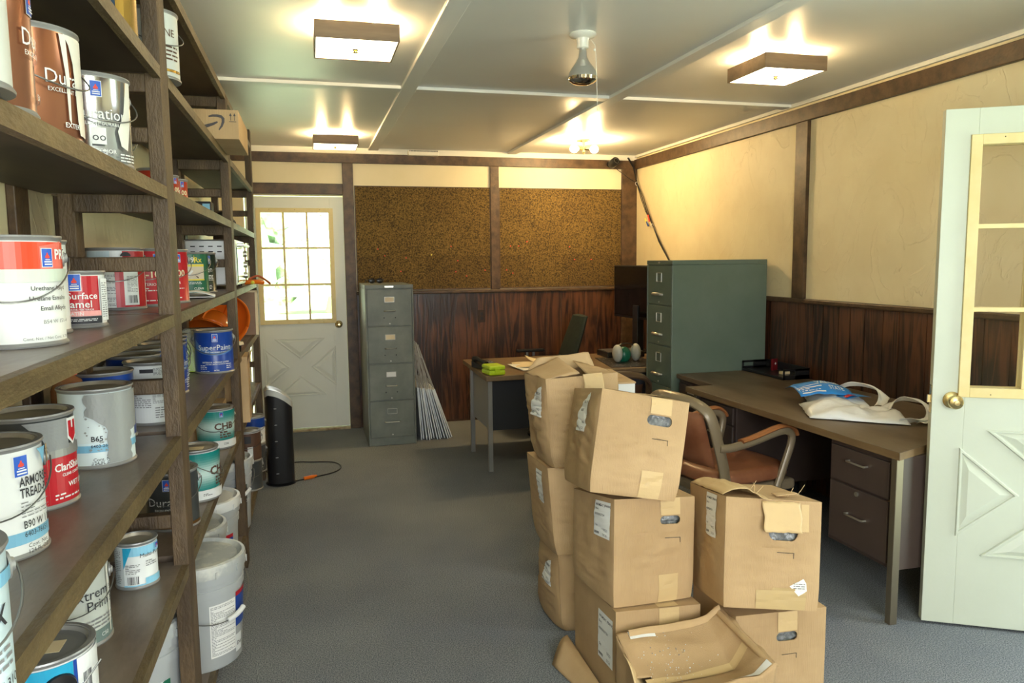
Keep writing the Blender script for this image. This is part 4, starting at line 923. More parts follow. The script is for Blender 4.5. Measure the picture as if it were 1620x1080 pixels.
# middle stack
carton('bottom carton of the middle stack, white label high on its left side', [(.921,2.187,.0),(1.225,2.19,.0),(1.219,2.56,0),(.917,2.56,0),(.923,2.19,.35),(1.226,2.186,.339),(1.219,2.56,.342),(.912,2.56,.34)], bulge=.004, wr=.3, seed=1, sticker=(.24, .14, .115, .17, False), hole=None, tape_bot=False, mark=False, group=GB)
carton('middle carton of the front middle stack, oval hand hole showing plastic', [(.922,2.209,.353),(1.217,2.225,.346),(1.19,2.54,.35),(.888,2.51,.357),(.927,2.216,.718),(1.227,2.238,.694),(1.19,2.54,.69),(.89,2.50,.675)], bulge=.008, wr=.8, pinch=.03, seed=2, sticker=(.185, .225, .10, .125, False), hole=HOLE, group=GB)
carton('tilted top carton of the front middle stack, leaning to the left', [(.834,2.204,.755),(1.126,2.17,.704),(1.155,2.507,.694),(.863,2.546,.70),(.905,2.267,1.075),(1.199,2.231,1.016),(1.225,2.569,.985),(.93,2.604,1.02)], bulge=.016, wr=1.3, pinch=.05, seed=3, sticker=(.15, .185, .10, .135, True), hole=(.675, .77, .086, .034), open_top=False, group=GB)
# left stack
carton('bulging bottom carton of the left stack, nearly hidden behind the middle stack', [(.928,2.753,0),(1.21,2.761,0),(1.205,3.026,0),(.912,3.031,.0),(.917,2.765,.33),(1.208,2.761,.33),(1.205,3.026,.33),(.923,3.013,.33)], bulge=.026, wr=1.5, pinch=.16, seed=4, sticker=(.12, .175, .11, .11, True), tape_top=False, tape_bot=False, mark=False, group=GB)
carton('middle carton of the left stack with a small white label', [(.892,2.72,.337),(1.165,2.723,.335),(1.16,2.99,.335),(.888,2.99,.335),(.861,2.72,.692),(1.165,2.723,.690),(1.16,2.99,.69),(.856,2.99,.69)], bulge=.012, wr=.9, pinch=.08, seed=5, sticker=(.15, .20, .065, .13, False), tape_top=False, tape_bot=False, mark=False, group=GB)
def l3x(t, face, W_, Dp, Hh, decal):
    # open flaps and the crumpled tape over the front edge
    def sh(name, pts, m, w=.0035):
        b = M(); p = [Vector(q) for q in pts]
        b.grid(lambda u, v: p[0].lerp(p[1], u).lerp(p[3].lerp(p[2], u), v)+Vector((0, 0, .006*mnoise.noise(Vector((u*4, v*4, len(name)))))), 10, 10); return b.build(name, m, t, world=True, solid=w)
    sh('left_flap', [(.853, 2.712, 1.040), (.840, 2.952, 1.032), (.975, 2.94, 1.092), (1.0, 2.74, 1.052)], m_cardtop)
    sh('right_flap', [(1.143, 2.71, 1.052), (1.143, 2.95, 1.045), (1.04, 2.93, 1.075), (1.05, 2.76, 1.030)], m_cardtop)
    sh('back_flap', [(.845, 2.954, 1.03), (1.144, 2.956, 1.043), (1.13, 2.99, 1.10), (.90, 2.99, 1.085)], m_cardtop)
    ff = face('front')
    b = M(); b.grid(lambda u, v: ff((.50+.27*u*1.0), 1.02-.22*v, .004+.006*abs(mnoise.noise(Vector((u*5, v*5, 3))))), 14, 14); b.build('crumpled_tape', m_cardlight, t, world=True, solid=.001)
    dd_ = Decal(lambda a, z, h: ff(a, z, h)); 
carton('open top carton of the left stack with loose flaps', [(.872,2.699,.693),(1.146,2.704,.69),(1.145,2.956,.69),(.872,2.949,.693),(.850,2.704,1.041),(1.144,2.707,1.053),(1.145,2.956,1.043),(.837,2.957,1.03)], bulge=.022, wr=1.9, pinch=.12, seed=6, sticker=(.12, .20, .105, .12, True), tape_top=False, tape_bot=False, mark=False, open_top=True, extra=l3x, group=GB)
# right stack
carton('bottom carton of the right stack with a hand hole near its top', [(1.282,2.061,0),(1.618,2.057,0),(1.618,2.335,0),(1.282,2.339,0),(1.285,2.064,.345),(1.615,2.053,.338),(1.618,2.335,.335),(1.282,2.338,.334)], bulge=.004, wr=.4, seed=7, hole=(.56, .75, .078, .032), tape_bot=False, group=GB)
def s2x(t, face, W_, Dp, Hh, decal):
    ff = face('front'); tp = face('top')
    b = M(); b.grid(lambda u, v: ff(.36+.40*u+.03*mnoise.noise(Vector((v*3, 1, 1))), .985-.27*v-.05*u*v*0+.012*mnoise.noise(Vector((u*7, v*5, 2))), .006+.030*v*(1-.4*u)), 16, 10); b.build('torn_flap', m_cardlight, t, world=True, solid=.003)
    b = M(); b.grid(lambda u, v: tp(-.01+.42*u, .06+.90*v-.18*u, .004+.030*math.sin(PI*min(1, u*1.2))*(.6+.4*math.sin(2.2*v+.6))+.004*mnoise.noise(Vector((u*9, v*9, 5)))), 18, 18); b.build('torn_tape', m_cardlight, t, world=True, solid=.0015)
    b = M(); b.grid(lambda u, v: tp(.55+.22*u, .05+.12*v, .006+.012*u), 6, 6); b.build('torn_scrap', m_cardtop, t, world=True, solid=.002)
    rnd = random.Random(3)
    for i in range(5):
        s_, t_ = rnd.uniform(.3, .9), rnd.uniform(.1, .5); p = tp(s_, t_, 0); q = p+Vector((rnd.uniform(-.03, .04), rnd.uniform(-.01, .01), rnd.uniform(.025, .04)))
        b = M(); b.tube([p, p.lerp(q, .5)+Vector((.004, 0, .003)), q], .0008, 5); b.build('fibre', m_cardlight, t, world=True)
    d_, ww, hh_ = decal('front'); d_.rect(ww*.33, ww*.86, .002, .060, mat('dull_tape', (.50, .36, .17), .45), 6); d_.rect(ww*.50, ww*.74, .060, .068, mat('dull_tape', (.5, .36, .17), .45)); d_.build('old_tape', t, True)
    for q0, q1 in ((.40, .44), (.78, .86)): d_, ww, hh_ = decal('front'); d_.rect(ww*q0, ww*q1, hh_*.72, hh_*.97, m_cardlight); d_.build('old_tape', t, True)
    d_, ww, hh_ = decal('front'); d_.poly([(ww*.68, .075), (ww*.78, .045), (ww*.865, .062), (ww*.85, .088), (ww*.82, .10)], m_paper); d_.lines(ww*.72, ww*.84, .066, .086, 3, m_inkgrey, 4); d_.build('torn_sticker', t, True)
carton('battered upper carton of the right stack with a torn handle opening', [(1.206,2.011,.411),(1.512,1.96,.379),(1.548,2.265,.347),(1.262,2.31,.351),(1.24,2.062,.746),(1.55,2.009,.715),(1.582,2.331,.675),(1.283,2.373,.698)], bulge=.008, wr=.9, pinch=.02, seed=8, sticker=(.165, .20, .085, .135, False), hole=(.60, .70, .095, .050), tape_top=False, tape_bot=False, extra=s2x, group=GB)
# hidden supports and white box
carton('brown carton at the very back of the pile, under the white box', [(1.23,3.10,0),(1.45,3.07,0),(1.48,3.40,0),(1.26,3.42,0),(1.23,3.10,.34),(1.45,3.07,.34),(1.48,3.40,.34),(1.26,3.42,.34)], bulge=.004, wr=.3, seed=10, tape_top=False, tape_bot=False, mark=False, group=GB)
carton('second brown carton below the white box, behind the left stack', [(1.23,3.10,.342),(1.44,3.07,.342),(1.47,3.40,.342),(1.26,3.42,.342),(1.23,3.10,.675),(1.44,3.07,.675),(1.47,3.40,.675),(1.26,3.42,.675)], bulge=.004, wr=.3, seed=11, tape_top=False, tape_bot=False, mark=False, group=GB)
t = thing('paper_box', 'white office paper box with a tan lid behind the left carton stack', 'cardboard box', (1.31, 3.28, .68), rad(-7))
b = M(); b.box(-.095, -.205, 0, .095, .205, .262); b.build('box_body', mat('white_card', (.74, .75, .73), .55, c2=(.68, .69, .67), nscale=6), t, bevel=.003)
b = M(); b.box(-.098, -.209, .262, .098, .209, .270); b.build('box_lid', m_cardtop, t, bevel=.002)
d_ = Decal(lambda a, z, h: Vector((a, z, .2705+h))); d_.rect(-.095, .0, -.19, .19, m_cardlight); d_.rect(.03, .07, -.1, -.094, m_ink); d_.lines(.0, .06, .06, .12, 2, m_inkgrey, 5); d_.build('lid_print', t)

# crushed front carton
t = thing('cardboard_box', 'crushed open carton with caved-in top lying in front of the stacks', 'cardboard box', (1.08, 1.98, 0), 0, GB)
BLc, BRc, FRc, FLc = Vector((.906, 2.145, .305)), Vector((1.262, 2.130, .330)), Vector((1.255, 1.800, .310)), Vector((.893, 1.80, .30))
def topf(u, v, k=1.0):
    p = FLc.lerp(FRc, u).lerp(BLc.lerp(BRc, u), v)
    v = min(max(v, 0), 1); u = min(max(u, 0), 1); q = min(v/.42, 1) if v < .42 else max(0, (1-v)/.58); sag = .060*q**.9*max(0, 1-max(0, (u-.84)/.16))**.8+.012*max(0, 1-abs(2*u-1)**2)*max(0, 1-abs(2*v-1)**4)
    crease = .006*abs(math.sin(v*7+u*1.5))
    side = .028*max(0, (u-.86)/.14)
    return p+Vector((0, 0, -sag*k-crease+side+.006*mnoise.noise(Vector((u*5, v*5, 2)))))
b = M()
b.grid(lambda u, v: topf(u, v), 40, 40, skip=lambda u, v: u < .17 and .12 < v < .50 and not (u > .12 and (v < .2 or v > .44)))
bot = [Vector((.90, 2.13, .0)), Vector((1.265, 2.125, .0)), Vector((1.25, 1.82, 0)), Vector((.90, 1.82, 0))]
def wall(a0, a1, e0, e1, edge, hole=None): b.grid(lambda u, v: (a0.lerp(a1, u)).lerp(edge(u), v)+Vector((.006*mnoise.noise(Vector((u*6, v*6, 1))), .006*mnoise.noise(Vector((u*6, v*6, 9))), 0)), 24, 20, skip=hole)
wall(bot[3], bot[2], 0, 0, lambda u: topf(u, 0)); wall(bot[2], bot[1], 0, 0, lambda u: topf(1, u)); wall(bot[1], bot[0], 0, 0, lambda u: topf(1-u, 1))
wall(bot[0], bot[3], 0, 0, lambda u: topf(0, 1-u), lambda u, v: ((u-.68)/.2)**2+((v-.9)/.38)**2 < 1)
b.build('box_body', m_card, t, world=True, solid=.003)
b = M(); b.grid(lambda u, v: topf(.06+.90*u, .36+.10*v+.03*u, 1)+Vector((0, 0, .004)), 30, 5); b.build('packing_tape', m_cardlight, t, world=True)
b = M(); b.grid(lambda u, v: topf(.10+.88*u, .93+.06*v)+Vector((0, 0, .006+.012*math.sin(PI*v))), 30, 5); b.build('folded_edge', m_cardtop, t, world=True)
b = M(); b.grid(lambda u, v: Vector((.885+.05*u, 1.90+.12*v, .29-.11*v*0-.07*u+.03*math.sin(PI*v)))+Vector((0, .02, -.10*(1-v))), 8, 12); b.build('torn_flap', m_cardlight, t, world=True, solid=.003)
b = M(); P0 = [Vector(p) for p in ((1.262, 2.135, .345), (1.262, 1.80, .322))]
b.grid(lambda u, v: P0[0].lerp(P0[1], u)+Vector((-.022*v, 0, .010*math.sin(PI*v)-.006*v)), 20, 4); b.build('side_flap', m_cardtop, t, world=True, solid=.003)
b = M(); b.grid(lambda u, v: Vector((.935+.24*u, 1.84+.24*v, .10+.03*mnoise.noise(Vector((u*4, v*4, 7))))), 14, 14); b.build('plastic_liner', m_bag, t, world=True)
d_ = Decal(lambda a, z, h: topf(a, z)+Vector((0, 0, .004+h))); d_.rect(.10, .34, .90, .985, m_paper); d_.text('1 TORWST', .12, .92, .05, m_ink, 'l', sx=.55); d_.build('shipping_label', t, True)
d_ = Decal(lambda a, z, h: topf(a, z)+Vector((0, 0, .004+h))); d_.rect(.62, .97, .015, .10, m_paper); d_.text('7-1(1/FB4/W)', .65, .03, .045, m_ink, 'l', sx=.55); d_.build('shipping_label', t, True)
b = M(); rnd = random.Random(11)
for i in range(90):
    u, v = rnd.gauss(.36, .13), rnd.gauss(.60, .16)
    if not (.05 < u < .9 and .1 < v < .95): continue
    p = topf(u, v)+Vector((0, 0, .004)); s = rnd.uniform(.0008, .0026); b.obox(p, s, s, s, m=0 if rnd.random() < .75 else 1)
o = b.build('packing_crumbs', [m_white, m_inkgrey], None); tag(o, 'white foam crumbs scattered in the crushed carton top', 'crumbs', kind='stuff')
# loose cardboard flap on the floor
b = M(); P1 = [Vector(p) for p in ((.815, 2.53, .004), (.905, 2.62, .06), (.905, 2.15, .05), (.895, 2.12, .004))]
b.grid(lambda u, v: P1[0].lerp(P1[1], u).lerp(P1[3].lerp(P1[2], u), v)+Vector((0, 0, .03*math.sin(PI*u)*(1-v))), 14, 10)
o = b.build('cardboard_flap', m_cardtop, None, solid=.0035); tag(o, 'loose bent cardboard flap on the carpet left of the middle stack', 'cardboard')

# ================================================================== SHOPPING BAG
t = thing('shopping_bag', 'crumpled white plastic shopping bag with blue print on the big desk', 'shopping bag', (2.6, 3.2, ZT+.001))
bz = ZT+.002
F_ = [(2.30, 3.06), (2.40, 2.94), (2.54, 2.84), (2.66, 2.80), (2.78, 2.98), (2.80, 3.10), (2.74, 3.30), (2.78, 3.45), (2.74, 3.60), (2.58, 3.50), (2.40, 3.25)]
def bagz(x, y):
    return .010+.035*abs(mnoise.noise(Vector((x*9, y*9, .3))))+.022*abs(mnoise.noise(Vector((x*20, y*20, 1.3))))
def bagpatch(c0, c1, c2, c3, hfn, name, m, nu=26, nv=18, dz=0):
    P = [Vector((*q, 0)) for q in (c0, c1, c2, c3)]; b = M()
    def fn(u, v):
        p = P[0].lerp(P[1], u).lerp(P[3].lerp(P[2], u), v); ed = (max(0, 4*u*(1-u)))**.5*(max(0, 4*v*(1-v)))**.5
        return Vector((p.x+.012*mnoise.noise(Vector((u*5, v*5, 4))), p.y+.012*mnoise.noise(Vector((u*5, v*5, 8))), bz+dz+hfn(u, v)*ed+.004+bagz(p.x, p.y)*ed*.8))
    b.grid(fn, nu, nv); return b.build(name, m, t, world=True, solid=.0008)
bagpatch((2.29, 3.08), (2.62, 2.80), (2.80, 3.08), (2.46, 3.40), lambda u, v: .030+.018*math.sin(u*7), 'bag_body', m_bagwhite)
bagpatch((2.46, 3.30), (2.70, 3.14), (2.82, 3.46), (2.66, 3.66), lambda u, v: .045, 'bag_body_back', m_bagwhite, dz=.004)
m_bagblue = C('bag_blue', .02, .22, .62, .3)
def bagprint(u, v):
    return Vector((2.43+.25*u+.07*v, 3.34+.24*v-.10*u, bz+.030+.085*math.sin(PI*(.2+.6*u))*math.sin(PI*(.15+.7*v))+.006*mnoise.noise(Vector((u*5, v*5, 4)))))
b = M(); b.grid(bagprint, 20, 16); b.build('bag_print_panel', m_bagblue, t, world=True, solid=.0008)
d_ = Decal(lambda a, z, h: bagprint(a, z)+Vector((-.3*h, -.8*h, h*1.5)))
d_.text('VALUE', .38, .36, .24, m_w, 'l', .012, sx=.62); d_.text('STATE', .58, .14, .19, m_w, 'l', .012, sx=.5); d_.rect(.02, .42, .30, .32, m_w, 2); d_.rect(.03, .45, .22, .25, m_w, 2); d_.rect(.05, .48, .05, .08, m_w, 2); d_.lines(.06, .40, .10, .20, 2, m_w, 3); d_.build('bag_lettering', t, True)
b = M(); b.grid(lambda u, v: Vector((2.60+.14*u, 3.20+.10*v, bz+.055+.01*math.sin(3*u))), 8, 6); b.build('bag_print_panel', [m_bagblue], t, world=True, solid=.0008)
b = M(); b.grid(lambda u, v: Vector((2.60+.06*u, 3.205+.03*v, bz+.062+.01*math.sin(3*u))), 4, 3); b.build('bag_print_panel', [m_red], t, world=True, solid=.0008)
def ribbon(name, P, w0, w1, dz=.0):
    P = [Vector((x, y, bz+z)) for x, y, z in P]; Q = smooth(P, 6); n = len(Q)
    b = M()
    def fn(u, v):
        i = min(int(u*(n-1)), n-2); f_ = u*(n-1)-i; p = Q[i].lerp(Q[i+1], f_); t_ = (Q[min(i+1, n-1)]-Q[max(i-1, 0)]).normalized()
        sd = t_.cross(Vector((.35, .5, .8))).normalized(); w = w0+(w1-w0)*math.sin(PI*u)
        return p+sd*(v-.5)*w+Vector((0, 0, .006*math.sin(v*PI*2+u*9)+.004*mnoise.noise(Vector((u*8, v*3, w0*90)))))
    b.grid(fn, 60, 8); return b.build(name, m_bagwhite, t, world=True, solid=.0012)
ribbon('bag_handle', [(2.58, 3.42, .03), (2.72, 3.46, .055), (2.83, 3.44, .085), (2.88, 3.34, .075), (2.85, 3.24, .04), (2.80, 3.20, .015)], .075, .032)
ribbon('bag_handle', [(2.66, 3.02, .03), (2.76, 3.08, .050), (2.83, 3.06, .070), (2.85, 2.97, .060), (2.79, 2.86, .03), (2.69, 2.80, .012)], .07, .034)
ribbon('bag_side_fold', [(2.60, 2.86, .012), (2.70, 2.83, .016), (2.79, 2.86, .016)], .05, .03)

# ================================================================== PAINT CANS
RG, HG, RQ, HQ = .077, .178, .050, .118
def can(label, x, y, z, size='g', base=None, decals=None, off=0.0, bail=True, lid=None, group='paint cans on the shelves', droop=1.0, plug=None, paper=None, ears=True, bail_off=0.0):
    r, h = (RG, HG) if size == 'g' else (RQ, HQ)
    t = thing('paint_can', label, 'paint can', (x, y, z+.0005), 0, group)
    phi = math.atan2(-y, -x)+off
    base = base or m_w; lid = lid or m_steel
    b = M(); w_ = r-.0015
    b.lathe([(w_-.004, .001), (r+.001, 0), (r+.0018, .003), (r, .006), (w_, .008), (w_, h-.009), (r, h-.006), (r+.0018, h-.003), (r+.001, h), (r-.006, h), (r-.008, h-.006)], 56, mm=[1, 1, 1, 1, 0, 1, 1, 1, 1, 1], caps=(0,))
    b.build('can_body', [base, m_steeldull], t)
    b = M(); b.lathe([(r-.006, h-.0015), (r-.010, h-.001), (r-.013, h-.008), (r-.016, h-.0075), (r-.026, h-.0085), (r-.028, h-.0078), (.001, h-.0078)], 48, caps=(-1,)); ld = b.build('lid', lid, t)
    if paper:
        b = M(); b.box(-.035, -.02, h-.0077, .03, .022, h-.0070); b.build('lid_label', m_manila, ld)
    def mp(s, zz, hh=0): a = phi+s/r; return Vector(((r+hh-.001)*math.cos(a), (r+hh-.001)*math.sin(a), zz))
    if decals:
        d = Decal(mp); decals(d, r, h); d.build('label', t)
    if bail and size == 'g':
        ea = phi+bail_off
        b = M()
        for s in (-1, 1):
            Rm = Matrix.Rotation(ea+s*PI/2, 3, 'Z')@Matrix.Rotation(rad(90), 3, 'Y')
            c_ = Vector((math.cos(ea+s*PI/2), math.sin(ea+s*PI/2), 0))*(r-.001)+Vector((0, 0, h*.80))
            b.lathe([(.001, 0), (.015, 0), (.0145, .003), (.009, .004), (.007, .008), (.001, .009)], 18, 0, c_, R=Rm)
        b.build('handle_ear', m_steeldull, t)
        rr = r+.009; pts = []
        for k in range(25):
            q = PI*k/24; a = ea-PI/2+q; dz = -.060*droop*math.sin(q)
            k2 = 1+.05*math.sin(q); pts.append((rr*k2*math.cos(a), rr*k2*math.sin(a), h*.80+dz))
        b = M(); b.tube(pts, .0014, 6); b.build('wire_handle', m_wire, t)
    if plug:
        a = phi+plug; Rm = Matrix.Rotation(a, 3, 'Z')@Matrix.Rotation(rad(90), 3, 'Y'); c_ = Vector((math.cos(a), math.sin(a), 0))*(r-.002)+Vector((0, 0, h*.72))
        b = M(); b.lathe([(.001, 0), (.026, 0), (.024, .006), (.012, .008), (.010, .013), (.001, .014)], 28, 0, c_, R=Rm); b.build('handle_ear', m_black, t)
        b = M(); b.tube([c_+Rm@Vector((0, 0, .012)), c_+Rm@Vector((-.005, .03, .02)), c_+Rm@Vector((-.03, .06, .01))], .0016, 6); b.build('wire_handle', m_wire, t)
    return t
c_teal = mat('teal_label', (.0, .22, .20), .3); c_teal2 = mat('pale_teal_label', (.42, .70, .64), .3)
c_green = C('label_green', .01, .13, .07, .35); c_dgreen = C('label_dark_green', .012, .03, .022, .3)
c_brown = C('label_brown', .10, .05, .03); c_yel = C('label_yellow', .75, .62, .06); c_grey = C('label_grey', .24, .25, .25)
c_sky = C('label_sky', .25, .55, .72, .3); c_cyan = C('label_cyan', .02, .32, .52, .28); c_pink = C('label_pink', .8, .35, .33); c_or = C('label_orange_red', .72, .06, .02, .35)
c_drip = C('dried_white_paint', .70, .69, .62, .35); c_dgrey = C('dried_grey_paint', .27, .28, .27, .4); c_char = C('label_charcoal', .05, .055, .055, .3)
A, B_, C_, D_, E_, F_z = (TOPS[k] for k in 'ABCDEF')

def blob(d, pts, m): d.poly(pts, m)
def dur(ink, drip=None, tx=0.0, lx=-.045):
    def f(d, r, h):
        
        if lx is not None: d.logo(lx, h*.82, .019)
        d.text('Duration', tx, h*.50, .031, ink, 'c', .0, sx=.95); d.text('EXCELLENT DURABILITY', tx, h*.43, .009, ink, 'c')
        d.text('EXTERIOR', tx, h*.13, .011, ink, 'c', .01)
        if drip: drip(d, r, h)
    return f
def drip1(d, r, h):
    blob(d, [(.000, h-.010), (.010, h-.025), (.018, h*.70), (.021, h*.45), (.023, h*.22), (.028, h*.08), (.08, h*.06), (.09, h-.010)], c_drip)
    blob(d, [(-.008, h-.011), (.000, h*.60), (.002, h*.20), (.006, h*.16), (.008, h*.55), (.004, h-.011)], c_drip)
def drip2(d, r, h):
    d.rect(-.030, -.005, h*.22, h*.40, m_w); d.text('oo', -.0175, h*.26, .022, m_ink)
    blob(d, [(.018, h*.38), (.024, h*.22), (.040, h*.18), (.052, h*.5), (.058, h-.01), (.044, h-.01), (.034, h*.6)], c_drip)
    d.lines(-.05, -.005, .012, .036, 4, m_w, 3); d.lines(.02, .06, .008, .026, 3, m_w, 5)
can('silver foil paint can with white drips on the upper shelf, nearest the first post', -.42, 1.75, B_, base=m_tin, decals=dur(m_w, drip2, -.012, -.018), off=.42)
can('copper-coloured paint can half coated in white drips, next to the silver can', -.43, 1.425, B_, base=m_copper, decals=dur(m_w, drip1, .020, None), off=.75)
can('plain copper-coloured paint can second from the left edge on the upper shelf', -.42, 1.165, B_, base=m_copper, decals=dur(m_w, None, .033, .008), off=1.15, bail=False)
can('white paint can cut off by the left edge of the upper shelf', -.395, 1.0, B_, base=m_offw, bail=False)
def solid(d, r, h):
    d.rect(-.09, .012, .0085, h-.01, mat('bronze_label', (.16, .075, .03), .3, .4)); d.poly([(-.08, h*.2), (-.02, h*.62), (.012, h*.45), (.012, h*.05), (-.02, h*.05)], C('label_dark_blue', .012, .035, .07)); d.text('DECK', -.04, h*.72, .018, m_w, 'l'); d.text('SOLID', -.045, h*.38, .018, m_w, 'l', .01)
    d.rect(.012, .030, .0085, h-.01, m_gold)
can('bronze and navy stain can on the top visible shelf left of the first post', -.43, 1.94, A, base=m_gold, decals=solid, bail=False, off=.25)
can('pale green and white can squeezed behind the bronze one on the high shelf', -.45, 2.062+.045, A, base=c_sky, bail=False, decals=lambda d, r, h: d.rect(-.08, .1, h*.75, h-.01, c_green), size='q')
def a2(d, r, h): d.lines(-.02, .05, h*.2, h*.5, 5, c_brown, 4); d.text('NE', .02, h*.62, .028, c_brown); d.rect(-.06, .06, h*.1, h*.14, m_gold)
can('cream and gold can with wire handle just behind the first post, top shelf', -.398, 2.315, A, base=m_offw, decals=a2, off=.5)
# behind on shelf B: dark cans with yellow bases
can('dark can with yellow base band on the upper shelf behind the silver can', -.50, 1.96, B_, base=c_char, bail=True, decals=lambda d, r, h: (d.rect(-.1, .12, .0085, .020, m_w), d.rect(-.1, .12, .020, .034, c_yel)))
can('black can with yellow stripe low on its label, hard against the first post', -.53, 2.32, B_, base=c_char, bail=True, decals=lambda d, r, h: (d.rect(-.1, .12, .0085, .022, m_w), d.rect(-.1, .12, .022, .034, c_yel)))
def a100(d, r, h, k=1.0):
    d.logo(.034*k, h*.83, .016*k); d.text('A-100', .018*k, h*.50, .030*k, C('label_cream', .75, .68, .45), 'c', .02); d.text('EXTERIOR', .01*k, h*.36, .012*k, m_w, 'c'); d.lines(-.01*k, .05*k, h*.26, h*.33, 2, m_w, 3); d.lines(-.04*k, .06*k, .008, .03, 3, m_w, 2)
c_dred = C('label_brick_red', .40, .035, .015, .28)
can('brick red can nearest the first post on the high middle shelf', -.490, 2.80, B_, 'q', base=c_dred, decals=lambda d, r, h: a100(d, r, h, .8), off=.1)
can('brick red can in the middle of three on the high shelf', -.490, 2.99, B_, 'q', base=c_dred, decals=lambda d, r, h: a100(d, r, h, .8), off=.3)
can('brick red can furthest from the camera of three on the high shelf', -.480, 3.13, B_, 'q', base=c_dred, decals=lambda d, r, h: a100(d, r, h, .8), off=.1)
# shelf C
def pro(d, r, h):
    d.rect(-.11, .115, h*.70, h-.0105, c_or); d.poly([(.045, h*.90), (.095, h*.985-.006), (.095, h*.60), (.045, h*.67)], C('label_salmon', .78, .16, .12)); d.logo(.058, h*.80, .019); d.text('PRO', .072, h*.79, .022, m_w, 'l', .03)
    d.rect(-.11, .115, h*.585, h*.70, C('label_pale_green', .55, .62, .52)); d.text('Urethane Alkyd', .09, h*.51, .010, m_ink, 'r', .01); d.text('Uretane Esmalte', .09, h*.42, .010, m_ink, 'r', .01); d.text('Email Alkyde', .09, h*.33, .010, m_ink, 'r', .01)
    d.text('B54 W 151-4', .090, h*.21, .009, m_inkgrey, 'r'); d.text('Cont. Net. / Net Cont. 3.78 L', .090, h*.07, .0065, m_inkgrey, 'r')
can('large white can with a red top band at the left edge of the middle shelf', -.473, 1.411, C_, decals=pro, off=0.0, droop=1.15)
can('white can with black print mostly hidden behind the red-banded can', -.526, 1.632, C_, decals=lambda d, r, h: (d.rect(.02, .06, h*.78, h*.88, m_ink), d.rect(.02, .06, h*.64, h*.76, m_ink), d.lines(.02, .07, h*.2, h*.55, 7, m_inkgrey, 4)), bail=False)
def enamel(d, r, h):
    d.rect(-.052, .040, h*.30, h-.0105, m_red); d.logo(-.008, h*.80, .022); d.text('All Surface', -.008, h*.51, .019, m_w, 'c', .01); d.text('Enamel', -.008, h*.36, .021, m_w, 'c', .01)
    d.rect(-.052, .040, h*.21, h*.30, c_pink); d.text('SATIN', -.008, h*.225, .010, m_w); d.rect(-.052, .040, .009, h*.205, m_ink); d.lines(-.03, .03, .011, .020, 3, m_w, 6); d.text('BASE INTERIOR / EXTERIOR', -.008, h*.31, .0052, m_w, bold=.01)
    d.rect(.040, .060, .014, h*.86, m_w); d.lines(.042, .056, .02, h*.8, 16, m_inkgrey, 8)
can('small red and black enamel can standing on the middle shelf near the left', -.47, 1.784, C_, 'q', base=m_w, decals=enamel)
def whitered(d, r, h):
    d.rect(-.085, .022, .0085, h-.0105, m_w); d.rect(.022, .10, .0085, h-.0105, m_red); d.rect(-.085, -.01, h*.78, h-.0105, m_blue2 if False else C('label_ice', .55, .68, .72)); d.lines(-.05, .018, .012, h*.60, 22, m_inkgrey, 3); d.rect(.022, .064, .014, h*.62, m_w); d.rect(.0, .022, .0085, h*.62, m_red)
    d.lines(.030, .060, .05, h*.55, 12, m_inkgrey, 9); d.barcode(.032, .020, .024, .022); d.poly([(.030+.014*math.cos(a), h*.86+.012*math.sin(a)) for a in [PI*k/10 for k in range(11)]], m_ink)
can('white and dark red can seen behind the wooden rail on the middle shelf', -.543, 2.442, C_, base=m_w, decals=whitered, off=-.05)
can('dark red can half hidden by the first post on the middle shelf', -.488, 2.60, C_, base=m_red, decals=lambda d, r, h: (a100(d, r, h), d.rect(-.012, -.008, .01, h-.01, m_w)), off=-.1)
can('dark red can just right of the first post on the middle shelf', -.470, 2.765, C_, base=m_red, decals=lambda d, r, h: a100(d, r, h), off=.2)
def grn(d, r, h):
    d.rect(-.07, .08, .0085, h-.0105, c_green); d.text('O-999', -.018, h*.76, .030, m_paper, 'c', .02); d.text('Rx', .038, h*.76, .030, c_yel, 'c', .02); d.rect(.020, .022, h*.74, h*.92, c_yel)
    d.rect(-.06, .062, h*.345, h*.72, C('label_photo_beige', .62, .54, .42)); d.rect(-.06, .062, h*.66, h*.71, c_yel); d.rect(-.06, .062, h*.335, h*.37, c_yel); d.poly([(-.012, h*.44), (.010, h*.58), (.016, h*.56), (-.004, h*.42)], m_w); d.poly([(.022, h*.46), (.034, h*.42), (.038, h*.38), (.03, h*.40)], c_brown)
    d.lines(-.045, .05, h*.18, h*.31, 4, m_w, 5); d.text('CLEAN', .035, .022, .013, m_w, 'c', .02); d.lines(.02, .05, .010, .018, 2, m_w, 2)
can('green primer can with a beige picture on the middle shelf in front of the oven', -.49, 3.474, C_, base=c_green, decals=grn)
def dkg(d, r, h): d.logo(.046, h*.82, .022); d.text('en', .05, h*.52, .034, m_w, 'c'); d.lines(.03, .07, h*.30, h*.45, 4, m_w, 4); d.rect(.035, .062, .012, h*.22, m_ink); d.lines(.038, .06, .016, h*.2, 3, m_w, 3)
can('very dark green can beside the green primer can', -.48, 3.659, C_, base=c_dgreen, decals=dkg)
